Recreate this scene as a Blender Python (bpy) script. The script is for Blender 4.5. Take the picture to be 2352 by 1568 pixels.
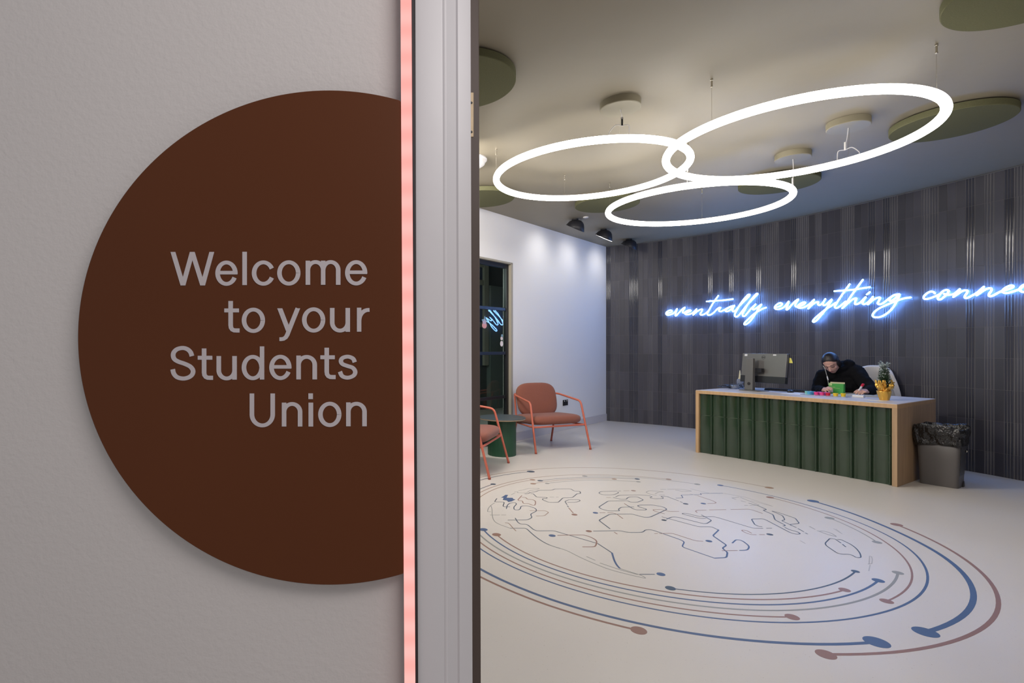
import bpy, bmesh, math, random
from mathutils import Vector, Matrix, Euler
random.seed(7)
PI = math.pi
for o in list(bpy.data.objects): bpy.data.objects.remove(o)
S = bpy.context.scene
COL = S.collection

# ------------------------------------------------------------------ camera, world, exposure, big lights
EYE = 1.27                      # camera height
FPX, CX, CY = 1220.0, 937.0, 797.0
cam_d = bpy.data.cameras.new('camera'); cam = bpy.data.objects.new('camera', cam_d); COL.objects.link(cam)
cam.location = (0, 0, EYE); cam.rotation_euler = (PI / 2, 0, 0)
cam_d.sensor_width = 36; cam_d.lens = FPX / 2352 * 36
cam_d.shift_x = (1176 - CX) / 2352; cam_d.shift_y = (CY - 784) / 2352
cam_d.clip_start = 0.05; cam_d.clip_end = 60
S.camera = cam
S.view_settings.view_transform = 'Standard'; S.view_settings.look = 'None'
S.view_settings.exposure = 0.0; S.view_settings.gamma = 1.0; S.view_settings.use_curve_mapping = False
W = bpy.data.worlds.new('world'); S.world = W; W.use_nodes = True
W.node_tree.nodes['Background'].inputs[0].default_value = (0.93, 0.95, 1.0, 1)
W.node_tree.nodes['Background'].inputs[1].default_value = 0.37

def area(name, loc, target, size, power, color=(1, 1, 1)):
    d = bpy.data.lights.new(name, 'AREA'); d.shape = 'RECTANGLE'; d.size, d.size_y = size; d.energy = power; d.color = color
    o = bpy.data.objects.new(name, d); COL.objects.link(o); o.location = loc
    o.rotation_euler = (Vector(target) - Vector(loc)).to_track_quat('-Z', 'Y').to_euler()
    return o
# corridor ceiling luminaire on the visitor's side of the wall
area('corridor_light', (1.1, -0.5, 2.9), (-0.3, 1.2, 1.2), (1.6, 0.8), 32, (1.0, 0.945, 0.925))
# unseen fill light added over the entrance end to brighten the room
area('room_fill', (3.3, 2.15, 2.93), (3.0, 3.2, 0), (2.4, 0.5), 20, (1.0, 0.93, 0.86))
area('room_fill', (0.1, 4.75, 2.93), (2.2, 7.2, 0), (0.9, 0.9), 100, (1.0, 0.94, 0.87))  # second fill, added on the hidden left side to lift the far floor
RING_E = 15.2                    # radiance of the ring lamps
NEON_E = 40.0

# ------------------------------------------------------------------ plan of the place
CEIL = EYE + 1.735
def at(x, y, z):
    """point at height z that the photograph shows at pixel x, y"""
    Y = FPX * (z - EYE) / (CY - y)
    return Vector(((x - CX) / FPX * Y, Y, z))
def sRGB(r, g, b):
    f = lambda c: (c / 255 / 12.92) if c <= 10 else ((c / 255 + 0.055) / 1.055) ** 2.4
    return (f(r), f(g), f(b))

# ------------------------------------------------------------------ materials
def mat(name, color, rough=0.5, metal=0.0, spec=0.5, noise=None, bump=None, coat=0, trans=0, emis=None, estr=0, alpha=1, sheen=0):
    m = bpy.data.materials.new(name); m.use_nodes = True
    nt = m.node_tree; b = nt.nodes['Principled BSDF']
    b.inputs['Base Color'].default_value = (*color, 1); b.inputs['Roughness'].default_value = rough
    b.inputs['Metallic'].default_value = metal; b.inputs['Specular IOR Level'].default_value = spec
    b.inputs['Coat Weight'].default_value = coat; b.inputs['Transmission Weight'].default_value = trans
    b.inputs['Alpha'].default_value = alpha; b.inputs['Sheen Weight'].default_value = sheen
    if emis: b.inputs['Emission Color'].default_value = (*emis, 1); b.inputs['Emission Strength'].default_value = estr
    tc = nt.nodes.new('ShaderNodeTexCoord')
    if noise:      # (scale, amount, stretch)
        sc, am, st = noise
        mp = nt.nodes.new('ShaderNodeMapping'); mp.inputs['Scale'].default_value = st
        nz = nt.nodes.new('ShaderNodeTexNoise'); nz.inputs['Scale'].default_value = sc; nz.inputs['Detail'].default_value = 5
        mx = nt.nodes.new('ShaderNodeMixRGB')
        mx.inputs[1].default_value = (*[c * (1 - am) for c in color], 1); mx.inputs[2].default_value = (*[min(1, c * (1 + am)) for c in color], 1)
        nt.links.new(tc.outputs['Object'], mp.inputs[0]); nt.links.new(mp.outputs[0], nz.inputs['Vector'])
        nt.links.new(nz.outputs['Fac'], mx.inputs[0]); nt.links.new(mx.outputs[0], b.inputs['Base Color'])
    if bump:       # (scale, strength, distance)
        sc, stg, ds = bump
        nz = nt.nodes.new('ShaderNodeTexNoise'); nz.inputs['Scale'].default_value = sc; nz.inputs['Detail'].default_value = 3
        bp = nt.nodes.new('ShaderNodeBump'); bp.inputs['Strength'].default_value = stg; bp.inputs['Distance'].default_value = ds
        nt.links.new(tc.outputs['Object'], nz.inputs['Vector']); nt.links.new(nz.outputs['Fac'], bp.inputs['Height'])
        nt.links.new(bp.outputs[0], b.inputs['Normal'])
    return m
def emit(name, color, strength):
    m = bpy.data.materials.new(name); m.use_nodes = True; nt = m.node_tree
    for n in list(nt.nodes): nt.nodes.remove(n)
    e = nt.nodes.new('ShaderNodeEmission'); e.inputs[0].default_value = (*color, 1); e.inputs[1].default_value = strength
    o = nt.nodes.new('ShaderNodeOutputMaterial'); nt.links.new(e.outputs[0], o.inputs[0])
    return m
def thin_glass(name, tint, ior=1.5, mixdiff=0.0, dcol=(1, 1, 1)):
    m = bpy.data.materials.new(name); m.use_nodes = True; nt = m.node_tree
    for n in list(nt.nodes): nt.nodes.remove(n)
    t = nt.nodes.new('ShaderNodeBsdfTransparent'); t.inputs[0].default_value = (*tint, 1)
    g = nt.nodes.new('ShaderNodeBsdfGlossy'); g.inputs['Roughness'].default_value = 0.0
    f = nt.nodes.new('ShaderNodeFresnel'); f.inputs[0].default_value = ior
    mx = nt.nodes.new('ShaderNodeMixShader'); o = nt.nodes.new('ShaderNodeOutputMaterial')
    src = t
    if mixdiff:
        d = nt.nodes.new('ShaderNodeBsdfDiffuse'); d.inputs[0].default_value = (*dcol, 1)
        m2 = nt.nodes.new('ShaderNodeMixShader'); m2.inputs[0].default_value = mixdiff
        nt.links.new(t.outputs[0], m2.inputs[1]); nt.links.new(d.outputs[0], m2.inputs[2]); src = m2
    ge = nt.nodes.new('ShaderNodeNewGeometry'); iv = nt.nodes.new('ShaderNodeMath'); iv.operation = 'SUBTRACT'; iv.inputs[0].default_value = 1
    mu = nt.nodes.new('ShaderNodeMath'); mu.operation = 'MULTIPLY'      # only the outer faces of a pane mirror
    nt.links.new(ge.outputs['Backfacing'], iv.inputs[1]); nt.links.new(iv.outputs[0], mu.inputs[0]); nt.links.new(f.outputs[0], mu.inputs[1])
    nt.links.new(mu.outputs[0], mx.inputs[0]); nt.links.new(src.outputs[0], mx.inputs[1]); nt.links.new(g.outputs[0], mx.inputs[2])
    nt.links.new(mx.outputs[0], o.inputs[0])
    return m

M = {}
M['plaster_corridor'] = mat('plaster_corridor', (0.61, 0.565, 0.545), 0.85, bump=(90, 0.35, 0.004), noise=(1.5, 0.03, (1, 1, 1)))
M['white_wall'] = mat('white_wall', (0.80, 0.785, 0.775), 0.6, bump=(60, 0.1, 0.002))
M['gloss_white'] = mat('gloss_white', (0.62, 0.59, 0.60), 0.38, bump=(6, 0.12, 0.01))
M['frame_brown'] = mat('frame_brown', (0.075, 0.05, 0.04), 0.5, noise=(14, 0.25, (1, 1, 0.2)))
M['black_gap'] = mat('black_gap', (0.02, 0.017, 0.018), 0.5)
M['brass'] = mat('brass', (0.55, 0.42, 0.27), 0.55, 0.2, noise=(40, 0.2, (1, 1, 1)))
M['ceiling'] = mat('ceiling', (0.262, 0.232, 0.172), 0.55, spec=0.35, bump=(2.2, 0.25, 0.02), noise=(0.9, 0.03, (1, 1, 1)))
M['olive_felt'] = mat('olive_felt', (0.130, 0.130, 0.072), 0.95, spec=0.1, noise=(160, 0.18, (1, 1, 1)), bump=(220, 0.4, 0.004))
M['canopy'] = mat('canopy', (0.25, 0.225, 0.155), 0.5)
M['dark_brown'] = mat('disc_brown', (0.104, 0.0310, 0.0108), 0.36, spec=0.16, noise=(1.2, 0.10, (1, 1, 1)))
M['lettering'] = mat('lettering', (0.52, 0.46, 0.47), 0.5)
M['oak'] = mat('oak', (0.50, 0.32, 0.17), 0.5, noise=(5, 0.22, (9, 9, 0.6)))
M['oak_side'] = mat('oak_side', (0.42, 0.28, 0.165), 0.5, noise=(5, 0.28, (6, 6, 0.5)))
M['laminate'] = mat('laminate', (0.62, 0.58, 0.58), 0.35)
M['green_tile'] = mat('green_tile', (0.018, 0.040, 0.020), 0.13, spec=0.6, coat=0.3, noise=(6, 0.25, (1, 1, 1)), bump=(9, 0.12, 0.01))
M['green_grout'] = mat('green_grout', (0.10, 0.14, 0.09), 0.6)
M['coral'] = mat('coral', (0.52, 0.135, 0.085), 0.42)
M['rust_fabric'] = mat('rust_fabric', (0.235, 0.085, 0.060), 0.9, spec=0.2, noise=(90, 0.10, (1, 1, 1)), bump=(500, 0.25, 0.002), sheen=0.15)
M['table_green'] = mat('table_green', (0.012, 0.062, 0.03), 0.42)
M['table_top'] = mat('table_top', (0.055, 0.07, 0.078), 0.45)
M['ply_edge'] = mat('ply_edge', (0.34, 0.25, 0.17), 0.6)
M['black_metal'] = mat('black_metal', (0.012, 0.012, 0.015), 0.35)
M['spot_black'] = mat('spot_black', (0.016, 0.016, 0.022), 0.45)
M['steel'] = mat('steel', (0.6, 0.57, 0.5), 0.25, 1.0)
M['white_plastic'] = mat('white_plastic', (0.72, 0.71, 0.72), 0.4)
M['cable_white'] = mat('cable_white', (0.7, 0.68, 0.7), 0.4)
M['black_plastic'] = mat('black_plastic', (0.014, 0.014, 0.018), 0.35)
M['grey_metal'] = mat('grey_metal', (0.16, 0.155, 0.15), 0.38, 0.35)
M['bin_grey'] = mat('bin_grey', (0.12, 0.112, 0.108), 0.42)
M['bin_side'] = mat('bin_dark', (0.05, 0.053, 0.06), 0.4)
M['bag'] = mat('bag_black', (0.008, 0.008, 0.009), 0.22, spec=0.7, bump=(22, 0.9, 0.03))
M['skin'] = mat('skin', (0.60, 0.345, 0.27), 0.55, noise=(12, 0.06, (1, 1, 1)))
M['hair'] = mat('hair', (0.012, 0.009, 0.010), 0.42, bump=(90, 0.6, 0.004))
M['hoodie'] = mat('hoodie', (0.0065, 0.0065, 0.008), 0.95, spec=0.15, bump=(40, 0.3, 0.006))
M['trousers'] = mat('trousers', (0.02, 0.022, 0.03), 0.9)
M['boucle'] = mat('boucle', (0.60, 0.57, 0.55), 0.95, bump=(120, 0.6, 0.006))
M['gold'] = mat('gold', (0.85, 0.50, 0.10), 0.3, 0.75, bump=(60, 0.6, 0.006))
M['fir'] = mat('fir', (0.03, 0.07, 0.03), 0.7)
M['frost'] = mat('frost', (0.50, 0.56, 0.54), 0.7)
M['paper'] = mat('paper', (0.72, 0.72, 0.74), 0.7)
M['green_card'] = mat('green_card', (0.05, 0.36, 0.06), 0.5)
M['pale_green'] = mat('pale_green', (0.45, 0.62, 0.25), 0.6)
M['cream'] = mat('cream', (0.72, 0.66, 0.45), 0.6)
M['yellow_note'] = mat('yellow_note', (0.68, 0.62, 0.12), 0.6)
M['cyan'] = mat('cyan', (0.08, 0.40, 0.62), 0.35)
M['aqua'] = mat('aqua', (0.25, 0.60, 0.55), 0.35)
M['pink'] = mat('pink', (0.82, 0.06, 0.26), 0.35)
M['magenta'] = mat('magenta', (0.62, 0.15, 0.52), 0.35)
M['red'] = mat('red', (0.62, 0.015, 0.05), 0.35)
M['yellow'] = mat('yellow', (0.85, 0.58, 0.03), 0.35)
M['clear'] = thin_glass('clear_plastic', (0.80, 0.84, 0.92), 1.45, 0.25, (0.6, 0.66, 0.8))
M['glass'] = thin_glass('door_glass', (0.80, 0.86, 0.84), 1.52)
M['acrylic'] = thin_glass('acrylic', (0.93, 0.95, 0.98), 1.15, 0.018, (0.75, 0.82, 0.95))
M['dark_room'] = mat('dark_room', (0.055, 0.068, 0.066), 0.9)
M['beige'] = mat('beige_frame', (0.36, 0.33, 0.27), 0.6)
M['blue_pane'] = mat('blue_pane', (0.025, 0.045, 0.10), 0.3)
M['mural_blue'] = mat('mural_blue', (0.062, 0.105, 0.215), 0.45)
M['mural_slate'] = mat('mural_slate', (0.052, 0.078, 0.115), 0.45)
M['mural_dark'] = mat('mural_dark', (0.060, 0.075, 0.095), 0.45)
M['mural_brown'] = mat('mural_brown', (0.255, 0.140, 0.105), 0.45)
M['mural_tan'] = mat('mural_tan', (0.30, 0.20, 0.145), 0.45)
M['mural_grey'] = mat('mural_grey', (0.26, 0.265, 0.255), 0.45)
M['mural_light'] = mat('mural_light', (0.42, 0.41, 0.40), 0.45)
M['ring_glow'] = emit('ring_glow', (1.0, 0.95, 0.885), RING_E)
M['neon_glow'] = emit('neon_glow', (0.18, 0.40, 1.0), NEON_E)
M['spot_glow'] = emit('spot_glow', (1.0, 0.97, 0.92), 6)

# floor: cream resin with fine specks and two faint joints
def floor_material():
    m = mat('floor_resin', (0.60, 0.565, 0.52), 0.36, spec=0.55)
    nt = m.node_tree; b = nt.nodes['Principled BSDF']; tc = nt.nodes.new('ShaderNodeTexCoord')
    n1 = nt.nodes.new('ShaderNodeTexNoise'); n1.inputs['Scale'].default_value = 1.3; n1.inputs['Detail'].default_value = 4
    m1 = nt.nodes.new('ShaderNodeMixRGB'); m1.inputs[1].default_value = (0.585, 0.545, 0.50, 1); m1.inputs[2].default_value = (0.625, 0.59, 0.56, 1)
    n2 = nt.nodes.new('ShaderNodeTexNoise'); n2.inputs['Scale'].default_value = 130; n2.inputs['Detail'].default_value = 2
    r = nt.nodes.new('ShaderNodeValToRGB'); r.color_ramp.elements[0].position = 0.70; r.color_ramp.elements[0].color = (1, 1, 1, 1)
    r.color_ramp.elements[1].position = 0.76; r.color_ramp.elements[1].color = (0.62, 0.58, 0.52, 1)
    m2 = nt.nodes.new('ShaderNodeMixRGB'); m2.blend_type = 'MULTIPLY'; m2.inputs[0].default_value = 1
    nt.links.new(tc.outputs['Object'], n1.inputs['Vector']); nt.links.new(tc.outputs['Object'], n2.inputs['Vector'])
    nt.links.new(n1.outputs['Fac'], m1.inputs[0]); nt.links.new(n2.outputs['Fac'], r.inputs[0])
    nt.links.new(m1.outputs[0], m2.inputs[1]); nt.links.new(r.outputs[0], m2.inputs[2]); nt.links.new(m2.outputs[0], b.inputs['Base Color'])
    return m
M['floor'] = floor_material()
def tile_material(name, base, rough, spec, coat=0):
    m = mat(name, base, rough, spec=spec, coat=coat)
    nt = m.node_tree; b = nt.nodes['Principled BSDF']
    at_ = nt.nodes.new('ShaderNodeAttribute'); at_.attribute_name = 'tone'; at_.attribute_type = 'GEOMETRY'
    mx = nt.nodes.new('ShaderNodeMixRGB'); mx.inputs[1].default_value = (*[c * 0.78 for c in base], 1); mx.inputs[2].default_value = (*[c * 1.22 for c in base], 1)
    nt.links.new(at_.outputs['Fac'], mx.inputs[0]); nt.links.new(mx.outputs[0], b.inputs['Base Color'])
    return m
M['tile_matt'] = tile_material('tile_matt', (0.050, 0.048, 0.062), 0.42, 0.5)
M['tile_gloss'] = tile_material('tile_gloss', (0.052, 0.053, 0.069), 0.09, 0.6)
M['tile_grout'] = mat('tile_grout', (0.125, 0.12, 0.125), 0.8)

# ------------------------------------------------------------------ object helpers
def tag(o, label=None, cat=None, group=None, kind=None):
    if label: o['label'] = label
    if cat: o['category'] = cat
    if group: o['group'] = group
    if kind: o['kind'] = kind
    return o
def root(name, loc, label, cat, group=None, rz=0.0):
    o = bpy.data.objects.new(name, None); COL.objects.link(o); o.location = loc; o.rotation_euler = (0, 0, rz)
    o.empty_display_size = 0.1
    bpy.context.view_layer.update()
    return tag(o, label, cat, group)
def link(name, me, parent=None, smooth=False, world=False):
    o = bpy.data.objects.new(name, me); COL.objects.link(o)
    if parent is not None:
        o.parent = parent
        if world: o.matrix_parent_inverse = MW(parent).inverted()
    if smooth:
        for p in me.polygons: p.use_smooth = True
    return o
def MW(o):
    m = Matrix.LocRotScale(o.location, o.rotation_euler, o.scale)
    if o.parent: m = MW(o.parent) @ o.matrix_parent_inverse @ m
    return m
class MB:
    """collects geometry for one mesh"""
    def __init__(s): s.v = []; s.f = []; s.mi = []; s.mats = []
    def m(s, material):
        if material not in s.mats: s.mats.append(material)
        return s.mats.index(material)
    def add(s, vs, fs, material):
        k = len(s.v); i = s.m(material)
        s.v += [tuple(v) for v in vs]; s.f += [[k + j for j in f] for f in fs]; s.mi += [i] * len(fs)
        return s
    def box(s, lo, hi, material, mx=None):
        x0, y0, z0 = lo; x1, y1, z1 = hi
        vs = [Vector(p) for p in ((x0,y0,z0),(x1,y0,z0),(x1,y1,z0),(x0,y1,z0),(x0,y0,z1),(x1,y0,z1),(x1,y1,z1),(x0,y1,z1))]
        if mx is not None: vs = [mx @ v for v in vs]
        return s.add(vs, [(0,3,2,1),(4,5,6,7),(0,1,5,4),(1,2,6,5),(2,3,7,6),(3,0,4,7)], material)
    def prism(s, poly, z0, z1, material):
        n = len(poly); vs = [(p[0], p[1], z0) for p in poly] + [(p[0], p[1], z1) for p in poly]
        fs = [list(range(n))[::-1], list(range(n, 2 * n))] + [(i, (i + 1) % n, n + (i + 1) % n, n + i) for i in range(n)]
        return s.add(vs, fs, material)
    def lathe(s, prof, material, c=(0, 0, 0), seg=48, mx=None, a0=0, caps=True):
        vs = []; fs = []; n = len(prof)
        for i in range(seg):
            a = a0 + 2 * PI * i / seg
            for r, z in prof:
                p = Vector((c[0] + r * math.cos(a), c[1] + r * math.sin(a), c[2] + z)); vs.append(mx @ p if mx is not None else p)
        for i in range(seg):
            j = (i + 1) % seg
            for k in range(n - 1): fs.append((i * n + k, j * n + k, j * n + k + 1, i * n + k + 1))
        if caps:
            if prof[0][0] > 1e-5: fs.append([i * n for i in range(seg)][::-1])
            if prof[-1][0] > 1e-5: fs.append([i * n + n - 1 for i in range(seg)])
        return s.add(vs, fs, material)
    def tube(s, pts, r, material, seg=10, closed=False, flat=None, up=None):
        """pts: list of Vector; r: radius or list; flat=(normal, ratio) squashes the section along a direction"""
        pts = [Vector(p) for p in pts]; n = len(pts); vs = []; fs = []
        rs = r if isinstance(r, (list, tuple)) else [r] * n
        prev = None
        for i, p in enumerate(pts):
            if closed: t = pts[(i + 1) % n] - pts[i - 1]
            else: t = pts[min(i + 1, n - 1)] - pts[max(i - 1, 0)]
            if t.length < 1e-9: t = Vector((0, 0, 1))
            t.normalize()
            if flat: a = Vector(flat[0](p) if callable(flat[0]) else flat[0])
            elif prev is None: a = Vector((0, 0, 1)) if abs(t.z) < 0.9 else Vector((1, 0, 0))
            else: a = prev
            a = a - t * a.dot(t); a.normalize(); b = t.cross(a); prev = a
            ra = rs[i] * (flat[1] if flat else 1)
            for k in range(seg):
                an = 2 * PI * k / seg; vs.append(p + a * math.cos(an) * ra + b * math.sin(an) * rs[i])
        m = n if closed else n - 1
        for i in range(m):
            j = (i + 1) % n
            for k in range(seg):
                l = (k + 1) % seg; fs.append((i * seg + k, i * seg + l, j * seg + l, j * seg + k))
        if not closed:
            fs.append(list(range(seg))[::-1]); fs.append([(n - 1) * seg + k for k in range(seg)])
        return s.add(vs, fs, material)
    def sphere(s, c, r, material, mx=None, seg=20, rings=12):
        if not isinstance(r, (tuple, list)): r = (r, r, r)
        vs = []; fs = []
        c = Vector(c); R = mx if mx is not None else Matrix.Identity(3)
        vs.append(c + R @ Vector((0, 0, r[2])))
        for i in range(1, rings):
            th = PI * i / rings
            for k in range(seg):
                a = 2 * PI * k / seg
                vs.append(c + R @ Vector((r[0] * math.sin(th) * math.cos(a), r[1] * math.sin(th) * math.sin(a), r[2] * math.cos(th))))
        vs.append(c + R @ Vector((0, 0, -r[2])))
        for k in range(seg): fs.append((0, 1 + k, 1 + (k + 1) % seg))
        for i in range(rings - 2):
            for k in range(seg):
                a = 1 + i * seg + k; b = 1 + i * seg + (k + 1) % seg; fs.append((a, a + seg, b + seg, b))
        l = len(vs) - 1; q = 1 + (rings - 2) * seg
        for k in range(seg): fs.append((l, q + (k + 1) % seg, q + k))
        return s.add(vs, fs, material)
    def caps(s, p0, p1, r0, r1, material):
        """tapered capsule"""
        p0 = Vector(p0); p1 = Vector(p1); d = (p1 - p0)
        n = 7; pts = []; rs = []
        t = d.normalized()
        for i in range(n):
            a = PI / 2 * (1 - i / (n - 1)); pts.append(p0 - t * r0 * math.sin(a)); rs.append(max(1e-4, r0 * math.cos(a)))
        for i in range(n):
            a = PI / 2 * i / (n - 1); pts.append(p1 + t * r1 * math.sin(a)); rs.append(max(1e-4, r1 * math.cos(a)))
        return s.tube(pts, rs, material, seg=16)
    def ribbon(s, pts, w, z, material, closed=False, th=0.0004, endw=None):
        """flat painted line of width w lying at height z"""
        pts = [Vector((p[0], p[1])) for p in pts]; n = len(pts); L = []; R = []
        for i, p in enumerate(pts):
            a = pts[i - 1] if (closed or i > 0) else p; b = pts[(i + 1) % n] if (closed or i < n - 1) else p
            d1 = (p - a).normalized() if (p - a).length > 1e-9 else (b - p).normalized()
            d2 = (b - p).normalized() if (b - p).length > 1e-9 else d1
            t = (d1 + d2); t = t.normalized() if t.length > 1e-6 else d1
            nr = Vector((-t.y, t.x)); k = 1 / max(0.5, abs(t.dot(d1)))
            ww = (w[i] if isinstance(w, list) else w) / 2 * k
            L.append(p + nr * ww); R.append(p - nr * ww)
        vs = [(q.x, q.y, z) for q in L] + [(q.x, q.y, z) for q in R] + [(q.x, q.y, z - th) for q in L] + [(q.x, q.y, z - th) for q in R]
        fs = []
        for i in range(n if closed else n - 1):
            j = (i + 1) % n
            fs += [(i, n + i, n + j, j), (i, j, 2 * n + j, 2 * n + i), (n + i, 3 * n + i, 3 * n + j, n + j)]
        if not closed: fs += [(0, 2 * n, 3 * n, n), (n - 1, 2 * n - 1, 4 * n - 1, 3 * n - 1)]
        return s.add(vs, fs, material)
    def dot(s, c, r, z, material, th=0.0004):
        return s.lathe([(r, -th), (r, 0)], material, (c[0], c[1], z), 28)
    def build(s, name, parent=None, smooth=False, world=True, bevel=0, bseg=2, angle=35, weld=False):
        me = bpy.data.meshes.new(name); me.from_pydata(s.v, [], s.f)
        for m in s.mats: me.materials.append(m)
        me.polygons.foreach_set('material_index', s.mi)
        bm = bmesh.new(); bm.from_mesh(me)
        if weld: bmesh.ops.remove_doubles(bm, verts=bm.verts, dist=1e-5)
        bmesh.ops.recalc_face_normals(bm, faces=bm.faces); bm.to_mesh(me); bm.free()
        if parent is not None and world:
            me.transform(MW(parent).inverted())
        o = link(name, me, parent, smooth)
        if smooth:
            me.set_sharp_from_angle(angle=math.radians(angle))
        if bevel:
            b = o.modifiers.new('bevel', 'BEVEL'); b.width = bevel; b.segments = bseg; b.limit_method = 'ANGLE'; b.angle_limit = math.radians(40)
            for p in me.polygons: p.use_smooth = True
            me.set_sharp_from_angle(angle=math.radians(50))
        return o
def smooth_path(pts, n=6, closed=False):
    P = [Vector(p) for p in pts]; out = []; m = len(P)
    def g(i): return P[i % m] if closed else P[max(0, min(m - 1, i))]
    for i in range(m if closed else m - 1):
        a, b, c, d = g(i - 1), g(i), g(i + 1), g(i + 2)
        for k in range(n):
            t = k / n
            out.append(0.5 * ((2 * b) + (c - a) * t + (2 * a - 5 * b + 4 * c - d) * t * t + (3 * b - a - 3 * c + d) * t ** 3))
    if not closed: out.append(P[-1])
    return out
def round_path(pts, rad, n=4):
    """polyline with softly rounded corners"""
    P = [Vector(p) for p in pts]; out = [P[0]]
    for i in range(1, len(P) - 1):
        a, b, c = P[i - 1], P[i], P[i + 1]
        r = min(rad, (a - b).length * .45, (c - b).length * .45)
        p = b + (a - b).normalized() * r; q = b + (c - b).normalized() * r
        for k in range(n + 1):
            t = k / n; out.append(p * (1 - t) ** 2 + b * 2 * t * (1 - t) + q * t * t)
    out.append(P[-1]); return out
def copy_tree(o, parent=None):
    c = o.copy(); COL.objects.link(c); c.parent = parent
    for ch in [x for x in bpy.data.objects if x.parent == o]: copy_tree(ch, c)
    return c
def struct(o): o['kind'] = 'structure'; return o

# ------------------------------------------------------------------ curved tile wall (plan curve)
WP = [Vector(p) for p in ((3.43, 9.19), (4.05, 8.72), (4.53, 8.22), (5.0, 7.5), (5.35, 6.75), (5.66, 5.78), (5.84, 5.08), (5.93, 4.35), (5.90, 3.5), (5.72, 2.6), (5.35, 1.6))]
_w = smooth_path(WP, 40)
_s = [0.0]
for i in range(1, len(_w)): _s.append(_s[-1] + (_w[i] - _w[i - 1]).length)
def wall_at(s, off=0.0):
    """point on the wall curve at arc length s, moved off metres into the room; also the inward normal"""
    s = max(0, min(_s[-1] - 1e-6, s)); lo, hi = 0, len(_s) - 1
    while hi - lo > 1:
        m = (lo + hi) // 2
        if _s[m] <= s: lo = m
        else: hi = m
    t = (s - _s[lo]) / (_s[hi] - _s[lo]); p = _w[lo].lerp(_w[hi], t)
    j = min(len(_w) - 2, max(1, lo)); d = (_w[j + 1] - _w[j - 1]).normalized().lerp((_w[min(j + 2, len(_w) - 1)] - _w[j]).normalized(), t)
    n = Vector((d.y, -d.x)); n.normalize()
    if n.dot(Vector((1.8, 3.9)) - p) < 0: n = -n
    return p + n * off, n
def wall_s(px, off=0.0):
    lo, hi = 0.0, _s[-1] - 0.5
    for _ in range(40):
        m = (lo + hi) / 2; p, _n = wall_at(m, off)
        if CX + FPX * p.x / p.y < px: lo = m
        else: hi = m
    return (lo + hi) / 2
def on_wall(px, py, off):
    p, n = wall_at(wall_s(px, off), off)
    return Vector((p.x, p.y, EYE + (CY - py) * p.y / FPX)), Vector((n.x, n.y, 0))

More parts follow.
